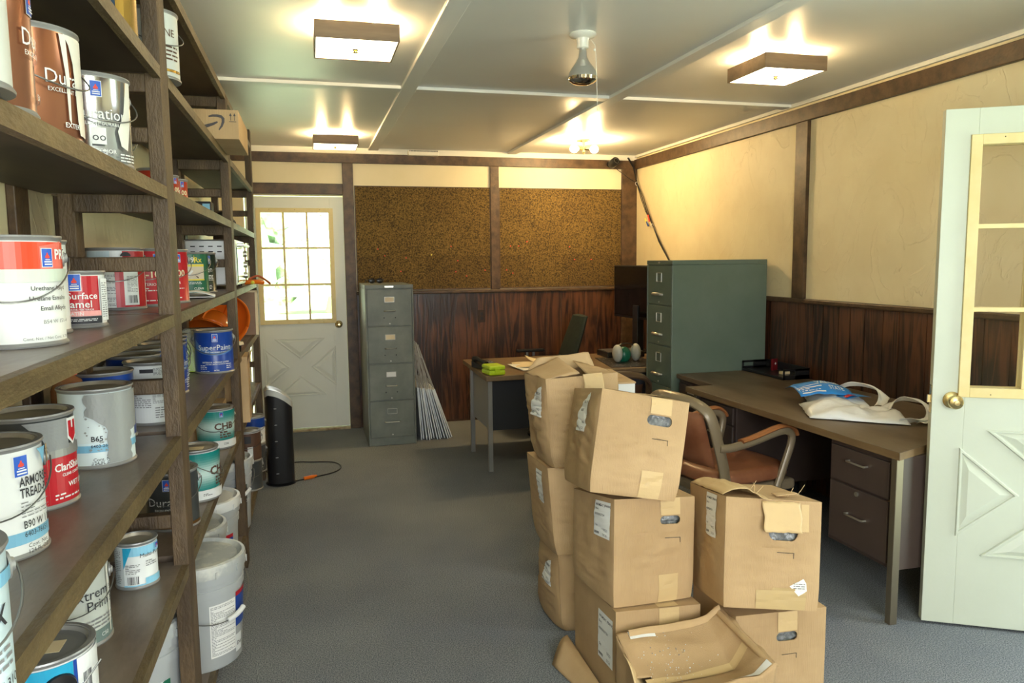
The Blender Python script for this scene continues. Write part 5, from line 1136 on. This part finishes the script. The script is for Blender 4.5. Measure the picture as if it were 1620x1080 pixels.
# shelf D
def rop(d, r, h): d.text('ROPOX', .075, h*.56, .030, m_ink, 'r', .02); d.lines(.01, .08, h*.30, h*.5, 4, m_inkgrey, 3); d.text('B67 K 310', .085, h*.2, .014, m_ink, 'r', .01); d.rect(-.1, .1, h*.78, h*.86, m_blue2)
can('pale blue-white can cut off at the lower left corner', -.38, .828, D_, base=C('label_ice', .55, .68, .72), decals=rop, off=.15)
def armor(d, r, h):
    d.rect(-.12, .11, h*.13, h*.24, m_blue2); d.logo(.044, h*.82, .021)
    d.text('ARMORSEAL', .038, h*.64, .021, m_ink, 'l', .015, sx=.62); d.text('TREAD-PLEX', .038, h*.54, .021, m_ink, 'l', .015, sx=.62)
    d.lines(.038, .10, h*.36, h*.51, 5, m_inkgrey, 2, .3); d.text('B90 W 111', .040, h*.27, .017, m_ink, 'l', .01, sx=.72); d.text('6403-76651', .040, h*.195, .012, m_ink, 'l', sx=.8); d.text('Cont. Net.', .044, h*.095, .009, m_ink, 'l'); d.text('124 FL OZ', .044, h*.045, .009, m_ink, 'l'); d.poly([(.098, h-.011), (.102, h*.8), (.108, h*.6), (.112, h*.3), (.118, h*.3), (.118, h-.011)], C('dried_tan_paint', .42, .30, .16))
    d.poly([(.070, h-.011), (.076, h*.90), (.084, h*.78), (.090, h*.90), (.094, h-.011)], m_blue2)
can('white floor coating can with black lettering at the left of the lower-middle shelf', -.501, 1.338, D_, base=m_w, decals=armor, off=.02, droop=1.2)
def clari(d, r, h):
    d.rect(-.12, .12, .0085, h*.54, m_red); d.text('ClariShield', .038, h*.385, .020, m_w, 'l', .02, sx=.9); d.text('CLEAR CONCRETE', .052, h*.325, .0075, m_w, 'l', .02); d.text('WET LOOK', .064, h*.20, .013, m_w, 'l', .02); d.lines(.035, .1, h*.08, h*.16, 2, m_w, 3)
    d.rect(-.12, .12, h*.54, h*.66, m_steeldull); d.poly([(-.01, h-.011), (.02, h*.75), (.03, h*.62), (.07, h*.62), (.07, h-.011)], c_grey)
    d.poly([(.068, h*.93), (.096, h*.93), (.096, h*.72), (.082, h*.64), (.068, h*.72)], m_w); d.poly([(.071, h*.90), (.080, h*.90), (.080, h*.82), (.085, h*.82), (.085, h*.90), (.093, h*.90), (.093, h*.74), (.082, h*.67), (.071, h*.74)], m_red)
can('dark red and grey concrete sealer can between two white cans', -.525, 1.60, D_, base=c_char, decals=clari, off=.0, bail=False)
def b65(d, r, h):
    d.rect(-.09, .115, h*.21, h*.30, m_blue2); d.rect(-.09, .115, h*.30, h*.33, C('label_ice2', .62, .74, .78)); d.text('B65', -.006, h*.35, .016, m_ink, 'c', .02); d.text('6403-26651', .004, h*.27, .010, m_ink, 'c', .01); d.text('Cont. Net.', .006, h*.10, .010, m_ink); d.text('124 FL OZ', .004, h*.055, .010, m_ink); d.lines(-.02, .03, .008, .013, 1, m_inkgrey)
    rnd = random.Random(9); L = [(-.026+.003*math.sin(k*1.9)+rnd.uniform(-.002, .002)+(.040 if k < 9 else 0.040*max(0, (12-k)/3)), h-.0105-(17-k)*(h-.02)/17*1.0) for k in range(18)]
    R_ = [(.072+.003*math.sin(k*2.3)+(.04 if k > 7 else 0), h-.0105-(17-k)*(h-.02)/17) for k in range(18)]
    d.poly(L+R_[::-1], c_dgrey)
    for k in range(34):
        a, z_ = rnd.uniform(-.03, .02), rnd.uniform(.04, h*.95); q = rnd.uniform(.0008, .003); d.poly([(a, z_-q), (a+q, z_), (a, z_+q), (a-q, z_)], c_dgrey)
can('large white can half covered with grey paint on the lower-middle shelf', -.484, 1.905, D_, base=C('label_ice3', .62, .70, .70), decals=b65, bail=False, off=.05)
def wl(d, r, h): d.rect(-.085, .10, .0085, h*.93, m_w); d.lines(-.055, -.01, .05, h*.55, 9, m_inkgrey, 2); d.lines(-.005, .05, h*.35, h*.58, 14, m_inkgrey, 3); d.lines(.0, .04, .02, h*.3, 5, m_inkgrey, 6); d.rect(-.035, .0, h*.84, h*.90, m_ink); d.lines(.0, .05, h*.80, h*.92, 6, m_inkgrey, 8)
can('unopened can with a plain white text label crossed by a wooden rail', -.445, 2.36, D_, base=m_w, decals=wl, bail=False)
def sup(d, r, h, full=True):
    d.poly([(-.085, h*.80), (-.05, h*.62), (0, h*.50), (.05, h*.52), (.085, h*.64), (.085, h*.52), (.04, h*.44), (0, h*.42), (-.05, h*.47), (-.085, h*.56)], C('label_mid_blue', .09, .20, .45)); d.logo(.004, h*.83, .020)
    d.text('SuperPaint', .004, h*.55, .031, m_w, 'c', .0); d.text('PAINT AND PRIMER IN ONE', .006, h*.49, .0066, m_w, 'c', .02); d.text('INTERIOR ACRYLIC LATEX', .006, h*.25, .0088, m_w, 'c', .02); d.text('LIFETIME LIMITED WARRANTY', .006, h*.21, .0060, m_w, 'c', .01)
    d.lines(-.056, -.03, .018, .038, 3, m_w, 3); d.lines(.045, .068, .018, .042, 3, m_w, 4); d.text('SATIN', .006, .012, .007, m_w, 'c', .02); d.lines(-.056, -.02, .010, .013, 1, m_w, 5)
can('bright blue paint can in full view on the shelf right of the first post', -.396, 3.372, D_, base=m_navy, decals=sup)
for x, y, lab in ((-.53, 2.53, 'dark blue can behind the wooden rail, right behind the white-label can'), (-.545, 2.70, 'dark blue can partly hidden by the first post'), (-.505, 2.862, 'blue can whose edge shows just right of the first post'), (-.528, 3.023, 'blue can with drips behind the one at the first post'), (-.548, 3.185, 'blue can touching the left side of the bright blue can')):
    can(lab, x, y, D_, base=m_navy, decals=sup, off=.5 if y > 2.8 else .1)
can('dark blue can lid glimpsed at the far back of the lower-middle shelf', -.535, 2.17, D_, base=m_navy, bail=False)
# shelf E
def extreme(d, r, h):
    d.rect(-.12, .12, .0085, h*.20, mat('grey_teal_label', (.16, .22, .20), .3)); d.text('Extreme', .052, h*.60, .030, m_ink, 'c', .0, slant=.0); d.text('Primer', .075, h*.46, .030, m_ink, 'c'); d.lines(.03, .10, h*.22, h*.36, 3, m_inkgrey, 4); d.text('C50', .062, h*.10, .012, m_w, 'l'); d.poly([(.086, h-.012), (.089, h*.5), (.091, h*.1), (.094, h*.1), (.094, h-.012)], c_drip)
can('grey-white primer can on the lower shelf behind the cyan-blue can', -.521, 1.75, E_, base=mat('pale_grey_label', (.50, .53, .48), .35), decals=extreme, off=-.05)
def multi(d, r, h):
    d.rect(-.064, -.032, .0085, h-.0105, C('label_pale', .50, .53, .52)); d.rect(-.032, .07, h*.72, h-.0105, c_sky); d.poly([(-.032, h-.0105), (-.01, h-.0105), (-.032, h*.45)], c_cyan); d.rect(.018, .07, .0085, h*.22, c_sky); d.rect(-.032, .018, .0085, .012, c_sky)
    d.text('Multi-Purpose', .008, h*.68, .014, m_ink, 'l'); d.lines(.02, .05, h*.46, h*.60, 3, m_inkgrey, 3); d.barcode(-.022, h*.12, .024, .020); d.lines(-.026, .006, h*.34, h*.56, 6, m_inkgrey, 5); d.lines(-.062, -.036, .012, h*.9, 20, m_inkgrey, 7); d.logo(.052, h*.85, .009)
can('small white and light blue primer can standing free on the lower shelf', -.449, 2.036, E_, 'q', base=m_w, decals=multi)
can('light blue can edge showing behind the small primer can', -.572, 1.925, E_, 'q', base=c_sky, bail=False)
def blue(d, r, h): d.rect(-.12, .03, .0085, h-.011, c_cyan); d.poly([(-.06, .01), (.03, .01), (.03, h*.55), (-.01, h*.35)], m_navy); d.rect(.03, .036, .0085, h-.011, m_navy); d.rect(.036, .12, .0085, h-.011, m_w); d.barcode(.046, h*.55, .018, .04)
can('bright cyan-blue can with a black handle plug at the bottom left', -.451, 1.361, E_, base=m_w, decals=blue, off=.15, bail=False, lid=m_steeldull, plug=.10, paper=True)
def durd(d, r, h): d.logo(-.014, h*.80, .022); d.text('Duration', -.008, h*.44, .036, m_w, 'c'); d.text('EXCELLENT DURABILITY', -.002, h*.36, .009, m_w, 'c', .01); d.rect(-.1, .1, h*.05, h*.10, mat('gold_brown', (.2, .1, .03), .3, .5))
can('dark silver can in shadow behind the lower wooden rail', -.435, 2.481, E_, base=c_char, decals=durd)
def teal(txt, sx0):
    def f(d, r, h):
        n = 16; z0, z1 = h*.22, h-.0105
        for k in range(n):
            q = (k+.5)/n; w_ = math.exp(-((q-.45)/.24)**2); col = tuple(a*(1-w_)+b*w_ for a, b in zip((.0, .21, .19), (.55, .72, .66))); d.rect(-.12, .12, z0+(z1-z0)*k/n, z0+(z1-z0)*(k+1)/n+.0002, C('teal_gradient_%d' % k, *col, .3))
        d.rect(-.12, .12, .0085, h*.22, m_w); d.text(txt, sx0, h*.50, .040, c_brown, 'l', .03); d.lines(sx0+.02, sx0+.07, h*.28, h*.46, 3, c_brown, 3, .6)
        if txt[0] == 'C' and sx0 > .03: d.barcode(-.034, h*.045, .022, .022); d.lines(.02, .05, .020, .030, 2, m_ink, 3)
        else: d.lines(-.02, .0, .024, .030, 1, m_ink, 3); d.lines(.03, .05, .020, .030, 2, m_ink, 4); d.logo(.024, h*.86, .013)
    return f
can('teal and white can nearest the aisle edge of the lower shelf, large side button', -.404, 2.752, E_, base=m_w, decals=teal('CHB', .046), off=0, paper=True, bail_off=PI/2-.2)
can('teal and white can with brown block letters, further back on the lower shelf', -.423, 3.508, E_, base=m_w, decals=teal('CHB', -.004), off=0)

# ================================================================== BUCKETS
def bucket(label, x, y, z, decals=None, off=0, lidm=None, base=None, sc=1.0, bail=True, grip=.75, group='five-gallon buckets under the shelves'):
    t = thing('paint_bucket', label, 'bucket', (x, y, z+.0005), 0, group)
    base = base or m_bucket
    rr = lambda zz: (.131+.016*zz/.355)
    b = M(); b.lathe([(.001, .004), (.12, .004), (.127, 0), (.131, .006), (rr(.25), .25), (rr(.25)+.004, .252), (rr(.26)+.004, .275), (rr(.26), .277), (rr(.29), .292), (rr(.29)+.006, .294), (rr(.30)+.006, .318), (rr(.30)+.001, .320), (rr(.33), .335)], 64); b.build('bucket_body', base, t)
    b = M(); b.lathe([(rr(.33)+.002, .315), (rr(.33)+.009, .318), (rr(.33)+.011, .345), (rr(.33)+.008, .357), (rr(.33)-.002, .360), (rr(.33)-.008, .352), (rr(.33)-.016, .345), (rr(.33)-.020, .352), (.05, .353), (.001, .353)], 64)
    for k in range(12):
        a = 2*PI*k/12; b.obox((math.cos(a)*.158, math.sin(a)*.158, .328), .003, .006, .022, Matrix.Rotation(a, 3, 'Z'))
    ld = b.build('lid', lidm or m_bucketlid, t)
    b = M(); b.lathe([(.018, .353), (.024, .356), (.022, .358), (.001, .358)], 24, 0, (-.05, .06, 0)); b.build('pour_cap', lidm or m_bucketlid, ld)
    phi = math.atan2(-y, -x)+off
    if decals:
        def mp(s, zz, hh=0): a = phi+s/.14; r_ = rr(zz)+hh+.0003; return Vector((r_*math.cos(a), r_*math.sin(a), zz))
        d = Decal(mp); decals(d); d.build('label', t)
    if bail:
        ea = phi; R_ = .158; pts = [((R_+.006*math.sin(PI*k/28))*math.cos(ea-PI/2+PI*k/28), (R_+.006*math.sin(PI*k/28))*math.sin(ea-PI/2+PI*k/28), .285-.115*math.sin(PI*k/28)) for k in range(29)]
        b = M(); b.tube(pts, .0020, 6); wh = b.build('wire_handle', m_wire, t)
        i = int(28*grip); b = M(); b.tube(pts[i-3:i+2], .0085, 10); b.build('hand_grip', m_white, wh)
    return t
def bigl(d): d.rect(-.030, .068, .045, .225, m_paper, 4); d.lines(-.026, .064, .05, .22, 34, m_inkgrey, 5); d.rect(.068, .105, .030, .09, c_char if False else m_w, 2); d.rect(.068, .14, .12, .225, m_navy, 3); d.rect(.068, .14, .225, .240, m_red, 2); d.text('Dur', .074, .052, .02, m_ink, 'l')
bucket('grey five-gallon bucket with white lid smears, in full view right of the first post', -.400, 2.640, F_z, bigl, off=.42, grip=.66)
def swlab(d):
    d.rect(-.02, .12, .02, .205, m_w, 3); d.poly([(.0, .125), (.10, .205), (.12, .205), (.12, .165), (.03, .125)], c_green); d.logo(.052, .125, .022); d.rect(.10, .125, .02, .15, c_char, 3)
bucket('grey bucket with green and white label at the bottom left', -.520, 2.215, F_z, swlab, off=-.15, bail=False)
bucket('grey bucket with a streaked lid right behind the full-view bucket', -.49, 2.955, F_z, lambda d: d.rect(.03, .12, .06, .16, m_w, 2), off=.2, bail=False)
def durb(d): d.rect(-.09, .005, .055, .235, m_offw, 3); d.lines(-.085, .0, .06, .22, 24, m_inkgrey, 6); d.rect(-.09, .0, .222, .232, m_ink); d.rect(.005, .13, .055, .235, c_char, 3); d.logo(.062, .205, .020); d.text('Duration', .025, .145, .034, m_w, 'l', .0); d.lines(.02, .07, .062, .09, 4, m_w, 5)
bucket('grey bucket with black and white label standing near the second post', -.463, 3.951, F_z, durb, off=.05, grip=.78)
bucket('white-lidded bucket between the grey buckets under the lower shelf', -.47, 3.30, F_z, lambda d: (d.rect(.02, .12, .05, .20, m_navy, 2), d.rect(.02, .12, .20, .215, m_red)), base=m_bucket, lidm=m_white, off=.1, bail=False)
# cans at the far end of the base
def wb(d, r, h): d.rect(-.09, -.02, .0085, h-.011, m_w); d.lines(-.06, -.025, .02, h*.9, 16, m_inkgrey, 4); d.rect(-.02, .12, .0085, h-.011, c_brown); d.rect(.0, .03, .012, h*.5, m_w); d.barcode(.004, .02, .016, .02); d.rect(-.015, .02, h*.62, h*.85, m_ink)
can('dark can at the bottom of the far stack below the tall carton', -.385, 4.62, F_z, base=c_char, decals=lambda d, r, h: (d.rect(-.05, -.01, .012, h*.8, m_w), d.lines(-.045, -.015, .02, h*.75, 10, m_inkgrey, 4)), group='cans stacked at the far end of the shelf base')
can('white and brown can on top of the dark can below the tall carton', -.385, 4.60, F_z+HG+.001, base=m_w, decals=wb, group='cans stacked at the far end of the shelf base')
can('black and white can at the bottom of the furthest stack', -.385, 5.02, F_z, base=c_char, decals=lambda d, r, h: d.lines(-.02, .06, .02, h*.5, 8, m_w, 4), group='cans stacked at the far end of the shelf base')
can('white can with a dark blue top band on the furthest stack', -.385, 5.03, F_z+HG+.001, base=m_w, decals=lambda d, r, h: (d.rect(-.12, .12, h*.60, h-.011, m_navy), d.lines(-.03, .05, .02, h*.5, 8, m_ink, 4)), group='cans stacked at the far end of the shelf base')

# ================================================================== OTHER THINGS ON THE SHELVES
def carton_box(name, label, cx, cy, z, w, d, h, rz, m=None, flap=False, group=None):
    t = thing(name, label, 'cardboard box', (cx, cy, z+.0005), rz, group)
    b = M(); b.box(-w/2, -d/2, 0, w/2, d/2, h); b.build('box_body', m or m_card, t, bevel=.002)
    return t
# cardboard parcel with arrow print, poking out over the aisle
t = carton_box('cardboard_parcel', 'tan cardboard parcel with a printed curved arrow poking out high over the aisle', -.405, 3.54, A, .31, .48, .115, 0)
m_print = C('box_print', .06, .05, .05)
d_ = Decal(lambda a, z, h: Vector((a, -.24-h, z)))
pts_o = []; 
def arcp(r, a0, a1, n, cx, cz, ky=1): return [(cx+r*math.cos(a0+(a1-a0)*k/n), cz+ky*r*math.sin(a0+(a1-a0)*k/n)) for k in range(n+1)]
def stroke(P, W):
    L_, R2 = [], []
    for k, (x, z) in enumerate(P):
        x0, z0 = P[max(k-1, 0)]; x1, z1 = P[min(k+1, len(P)-1)]; l = math.hypot(x1-x0, z1-z0); nx, nz = -(z1-z0)/l, (x1-x0)/l
        L_.append((x+nx*W[k], z+nz*W[k])); R2.append((x-nx*W[k], z-nz*W[k]))
    for k in range(len(P)-1): d_.poly([L_[k], L_[k+1], R2[k+1], R2[k]], m_print)
stroke([(-.080, .022), (-.05, .024), (-.02, .031), (.01, .041), (.04, .051), (.060, .058), (.076, .066)], [.002, .005, .0065, .007, .006, .005, .003])
stroke([(.043, .086), (.058, .0895), (.075, .090), (.090, .087), (.0975, .079), (.097, .066), (.091, .050), (.080, .034)], [.003, .0045, .005, .0055, .0055, .005, .004, .002])
for xx in (.126, .141):
    d_.rect(xx-.0012, xx+.0012, .072, .094, m_print); d_.poly([(xx-.005, .090), (xx+.005, .090), (xx, .102)], m_print)
d_.rect(.120, .147, .066, .0685, m_print); d_.build('arrow_print', t)
d_ = Decal(lambda a, z, h: Vector((a, z, .1152+h))); d_.rect(-.03, .03, -.24, .24, m_cardlight); d_.build('packing_tape', t)
# toaster oven
t = thing('toaster_oven', 'stainless toaster oven with slotted side on the middle shelf behind the second post', 'toaster oven', (-.49, 4.50, C_+.001))
OX0, OX1, OY0, OY1, OH = -.11, .135, -.38, .16, .25
b = M(); b.box(OX0, OY0, .015, OX1, OY1, OH); b.build('oven_body', m_stainless, t, bevel=.008)
b = M()
for zz in (.185, .212):
    for k in range(5): b.box(OX0+.03+k*.042, OY0-.001, zz, OX0+.03+k*.042+.022, OY0+.004, zz+.006)
b.build('vent_slot', m_blackmatt, t)
b = M(); b.box(OX1-.002, OY0+.02, .03, OX1+.006, OY1-.11, OH-.04, 0); dd = b.build('oven_door', mat('oven_glass', (.22, .27, .22), .10, .8), t, bevel=.002)
b = M(); b.tube([(OX1+.005, OY0+.04, OH-.028), (OX1+.032, OY0+.04, OH-.028), (OX1+.032, OY1-.13, OH-.028), (OX1+.005, OY1-.13, OH-.028)], .007, 8); b.build('door_handle', m_chrome, dd)
for zz in (.18, .12, .06):
    b = M(); b.lathe([(.001, 0), (.018, 0), (.017, .016), (.001, .018)], 20, 0, (OX1+.001, OY1-.055, zz), R=Matrix.Rotation(rad(90), 3, 'Y')); b.build('knob', m_chrome, t)
for a_ in (OX0+.03, OX1-.03):
    for c2 in (OY0+.03, OY1-.03):
        b = M(); b.cyl((a_, c2, 0), (a_, c2, .016), .012, 12); b.build('foot', m_black, t)
# magazine in front of the green can
b = M(); b.grid(lambda u, v: Vector((-.07+.15*u, -.09+.18*v, .004+.018*math.sin(PI*u)*1.0)), 14, 6); b.grid(lambda u, v: Vector((-.07+.15*u, -.09+.18*v, .002)), 4, 4)
o = b.build('magazine', m_paper, None, solid=.002); o.location = (-.43, 3.10, C_+.004); o.rotation_euler = (0, 0, .1); tag(o, 'small curled magazine lying on the middle shelf before the green can', 'magazine')
# small black items on shelf B
t = thing('camera_bag', 'small black box with a blue side on the high shelf left of the second post', 'box', (-.44, 3.66, B_+.0005))
b = M(); b.box(-.05, -.05, 0, .035, .05, .075); b.build('box_body', m_black, t, bevel=.004); b = M(); b.box(.0, -.0515, .012, .03, -.05, .065); b.build('screen', m_blue2, t)
b = M(); b.tube(smooth([(.05*math.cos(a)*(1+.2*math.sin(3*a)), .07*math.sin(a), .012+.006*math.sin(5*a)) for a in [2*PI*k/30*2.5 for k in range(31)]], 2), .009, 6); o = b.build('coiled_cable', m_black, None); o.location = (-.44, 4.25, B_+.02); tag(o, 'small coil of black cable on the high shelf past the second post', 'cable')
b = M(); b.sphere((0, 0, .045), .055, sc=(1.0, 1.3, .8), nu=10, nv=6); b.sphere((.02, .09, .03), .04, sc=(1, 1, .7), nu=8, nv=6); o = b.build('black_pouch', m_blackmatt, None); o.location = (-.45, 4.55, B_+.001); tag(o, 'lumpy black pouch on the high shelf near the back door', 'pouch')
# hard hats and friends on shelf D
def hardhat(label, x, y, z, m, rx, ry, rz, s=1.0):
    t = thing('hard_hat', label, 'hard hat', (x, y, z)); t.rotation_euler = (rx, ry, rz); t['group'] = 'hard hats on the shelf'
    b = M(); b.sphere((0, 0, 0), .13*s, sc=(.88, 1.05, .95), nu=36, nv=14, z0=0, z1=1); b.build('shell', m, t, solid=.003)
    b = M(); b.grid(lambda u, v: Vector(((.114+.012*v)*s*math.cos(2*PI*u), (.136+(.012+.045*max(0, math.sin(2*PI*u))**2)*v)*s*math.sin(2*PI*u), -.012*v)), 40, 3); b.build('brim', m, t, solid=.003)
    b = M(); b.tube([(0, .13*s*1.05*math.cos(a), .124*s*math.sin(a)) for a in [PI*k/16 for k in range(17)]], .006, 6, flat=(2, .6)); b.build('ridge', m, t); return t
m_hat = mat('orange_hard_hat_plastic', (.78, .17, .015), .18); m_hatw = mat('dusty_beige_plastic', (.42, .36, .24), .4)
hardhat('orange hard hat tipped on its side nearest the aisle edge of the shelf', -.455, 4.45, D_+.135, m_hat, rad(-75), rad(18), rad(15))
hardhat('orange hard hat lying behind the other one, upside tilted', -.50, 4.20, D_+.09, m_hat, rad(-40), rad(5), rad(-20), .95)
hardhat('dusty beige hard hat behind the bright blue can', -.51, 3.66, D_+.03, m_hatw, rad(0), rad(8), rad(80), .95)
t = thing('safety_vest_bag', 'lime green safety vest in a clear bag behind the blue cans', 'safety vest', (-.53, 3.43, D_+.001))
b = M(); b.grid(lambda u, v: Vector((-.06+.13*u, -.06+.16*v, .002+(.16+.03*math.sin(6*u)+.02*math.sin(9*v))*max(0, math.sin(PI*u)*math.sin(PI*v))**.6)), 20, 16); b.build('folded_vest', mat('lime_fabric', (.42, .62, .04), .6), t, solid=.003)
b = M(); b.grid(lambda u, v: Vector((-.07+.15*u, -.07+.18*v, .006+(.185+.02*math.sin(7*u+2)+.02*math.sin(8*v))*max(0, math.sin(PI*u)*math.sin(PI*v))**.5)), 20, 16); b.build('plastic_bag', mat('thin_clear_film', (.9, .95, .9), .1, alpha=.25), t)
b = M(); b.lathe([(.001, 0), (.035, 0), (.037, .03), (.030, .034), (.001, .034)], 24, m=1); b.lathe([(.001, .034), (.05, .036), (.046, .05), (.001, .056)], 24); o = b.build('respirator_filter', [m_manila, m_black], None); o.location = (-.385, 4.10, D_+.0005); tag(o, 'small black and cream filter cup below the orange hard hat', 'filter')
b = M(); b.sphere((0, 0, .04), .045, sc=(.8, 1.1, .9)); b.sphere((.015, .03, .065), .03, sc=(.8, 1, .6)); o = b.build('work_glove', mat('pale_green_cloth', (.50, .52, .24), .8), None); o.location = (-.40, 3.56, D_+.0005); tag(o, 'pale yellow-green bundled glove right of the bright blue can', 'glove')
t = thing('wooden_frame', 'brown framed board leaning at the far end of the shelf behind the hard hats', 'board', (-.42, 5.02, D_+.001)); t.rotation_euler = (rad(-6), 0, 0)
b = M(); b.box(-.10, 0, 0, .09, .015, .27); b.build('board_panel', mat('brown_board', (.22, .12, .06), .5, c2=(.3, .17, .09), nscale=5), t)
b = M(); b.box(.085, -.006, 0, .10, .02, .28); b.box(-.11, -.006, .268, .10, .02, .28); b.build('frame_edge', m_manila, t)
t = thing('utility_knife', 'orange and grey hand tool hanging over the shelf end by the back door', 'hand tool', (-.335, 4.86, C_+.001))
b = M(); b.tube(smooth([(-.04, -.02, .012), (0, -.01, .016), (.04, .02, .014), (.06, .05, .010)], 4), .014, 8, rs=None); b.build('tool_handle', m_orange, t)
b = M(); b.tube(smooth([(-.02, .0, .03), (.03, .03, .05), (.07, .07, .028), (.10, .11, .0)], 4), .007, 6); b.build('tool_grip', C('dull_red', .45, .10, .04), t)
b = M(); b.sphere((.005, -.02, .012), .012); b.build('tool_tip', m_yel if False else c_yel, t)
# tall carton on shelf E past the second post
t = carton_box('tall_carton', 'tall narrow brown carton with ragged top just past the second post', -.375, 4.10, E_, .115, .22, .335, rad(2))
b = M(); b.grid(lambda u, v: Vector((.058, -.11+.22*u, .30+.045*v+.006*math.sin(14*u)))+Vector((.012*v, 0, 0)), 24, 6); b.build('torn_flap', m_cardtop, t, solid=.003)
d_ = Decal(lambda a, z, h: Vector((a, -.11-h, z))); d_.rect(-.045, -.015, .25, .252, m_print); d_.rect(-.045, -.015, .315, .317, m_print); d_.rect(-.017, -.015, .25, .317, m_print); d_.rect(-.045, -.043, .25, .317, m_print); d_.build('print_mark', t)
d_ = Decal(lambda a, z, h: Vector((.0578+h, z, a))); d_.text('CARTON', .03, .0, .05, c_brown, 'l', sx=.9); d_.build('side_lettering', t)
carton_box('cardboard_box', 'flat brown carton lying at the back of the lower shelf beyond the teal cans', -.50, 3.66, E_, .21, .20, .10, 0)
carton_box('cardboard_box', 'brown carton resting on the flat carton beyond the teal cans', -.50, 3.67, E_+.101, .20, .19, .07, 0)
# bottle with a red cap
t = thing('solvent_bottle', 'clear bottle with a red cap behind the grey-smeared can', 'bottle', (-.575, 2.055-.02, D_+.0005))
b = M(); b.lathe([(.001, 0), (.036, 0), (.038, .01), (.038, .15), (.030, .175), (.016, .185), (.016, .196)], 28); b.build('bottle_body', mat('amber_plastic', (.28, .12, .05), .2, spec=.6), t)
b = M(); b.lathe([(.001, .21), (.021, .21), (.021, .187), (.016, .187)][::-1], 24); b.build('bottle_cap', C('cap_red', .6, .02, .02, .3), t)
b = M(); b.sphere((0, 0, 0), .04, sc=(.9, 1, .5), nu=14, nv=8);
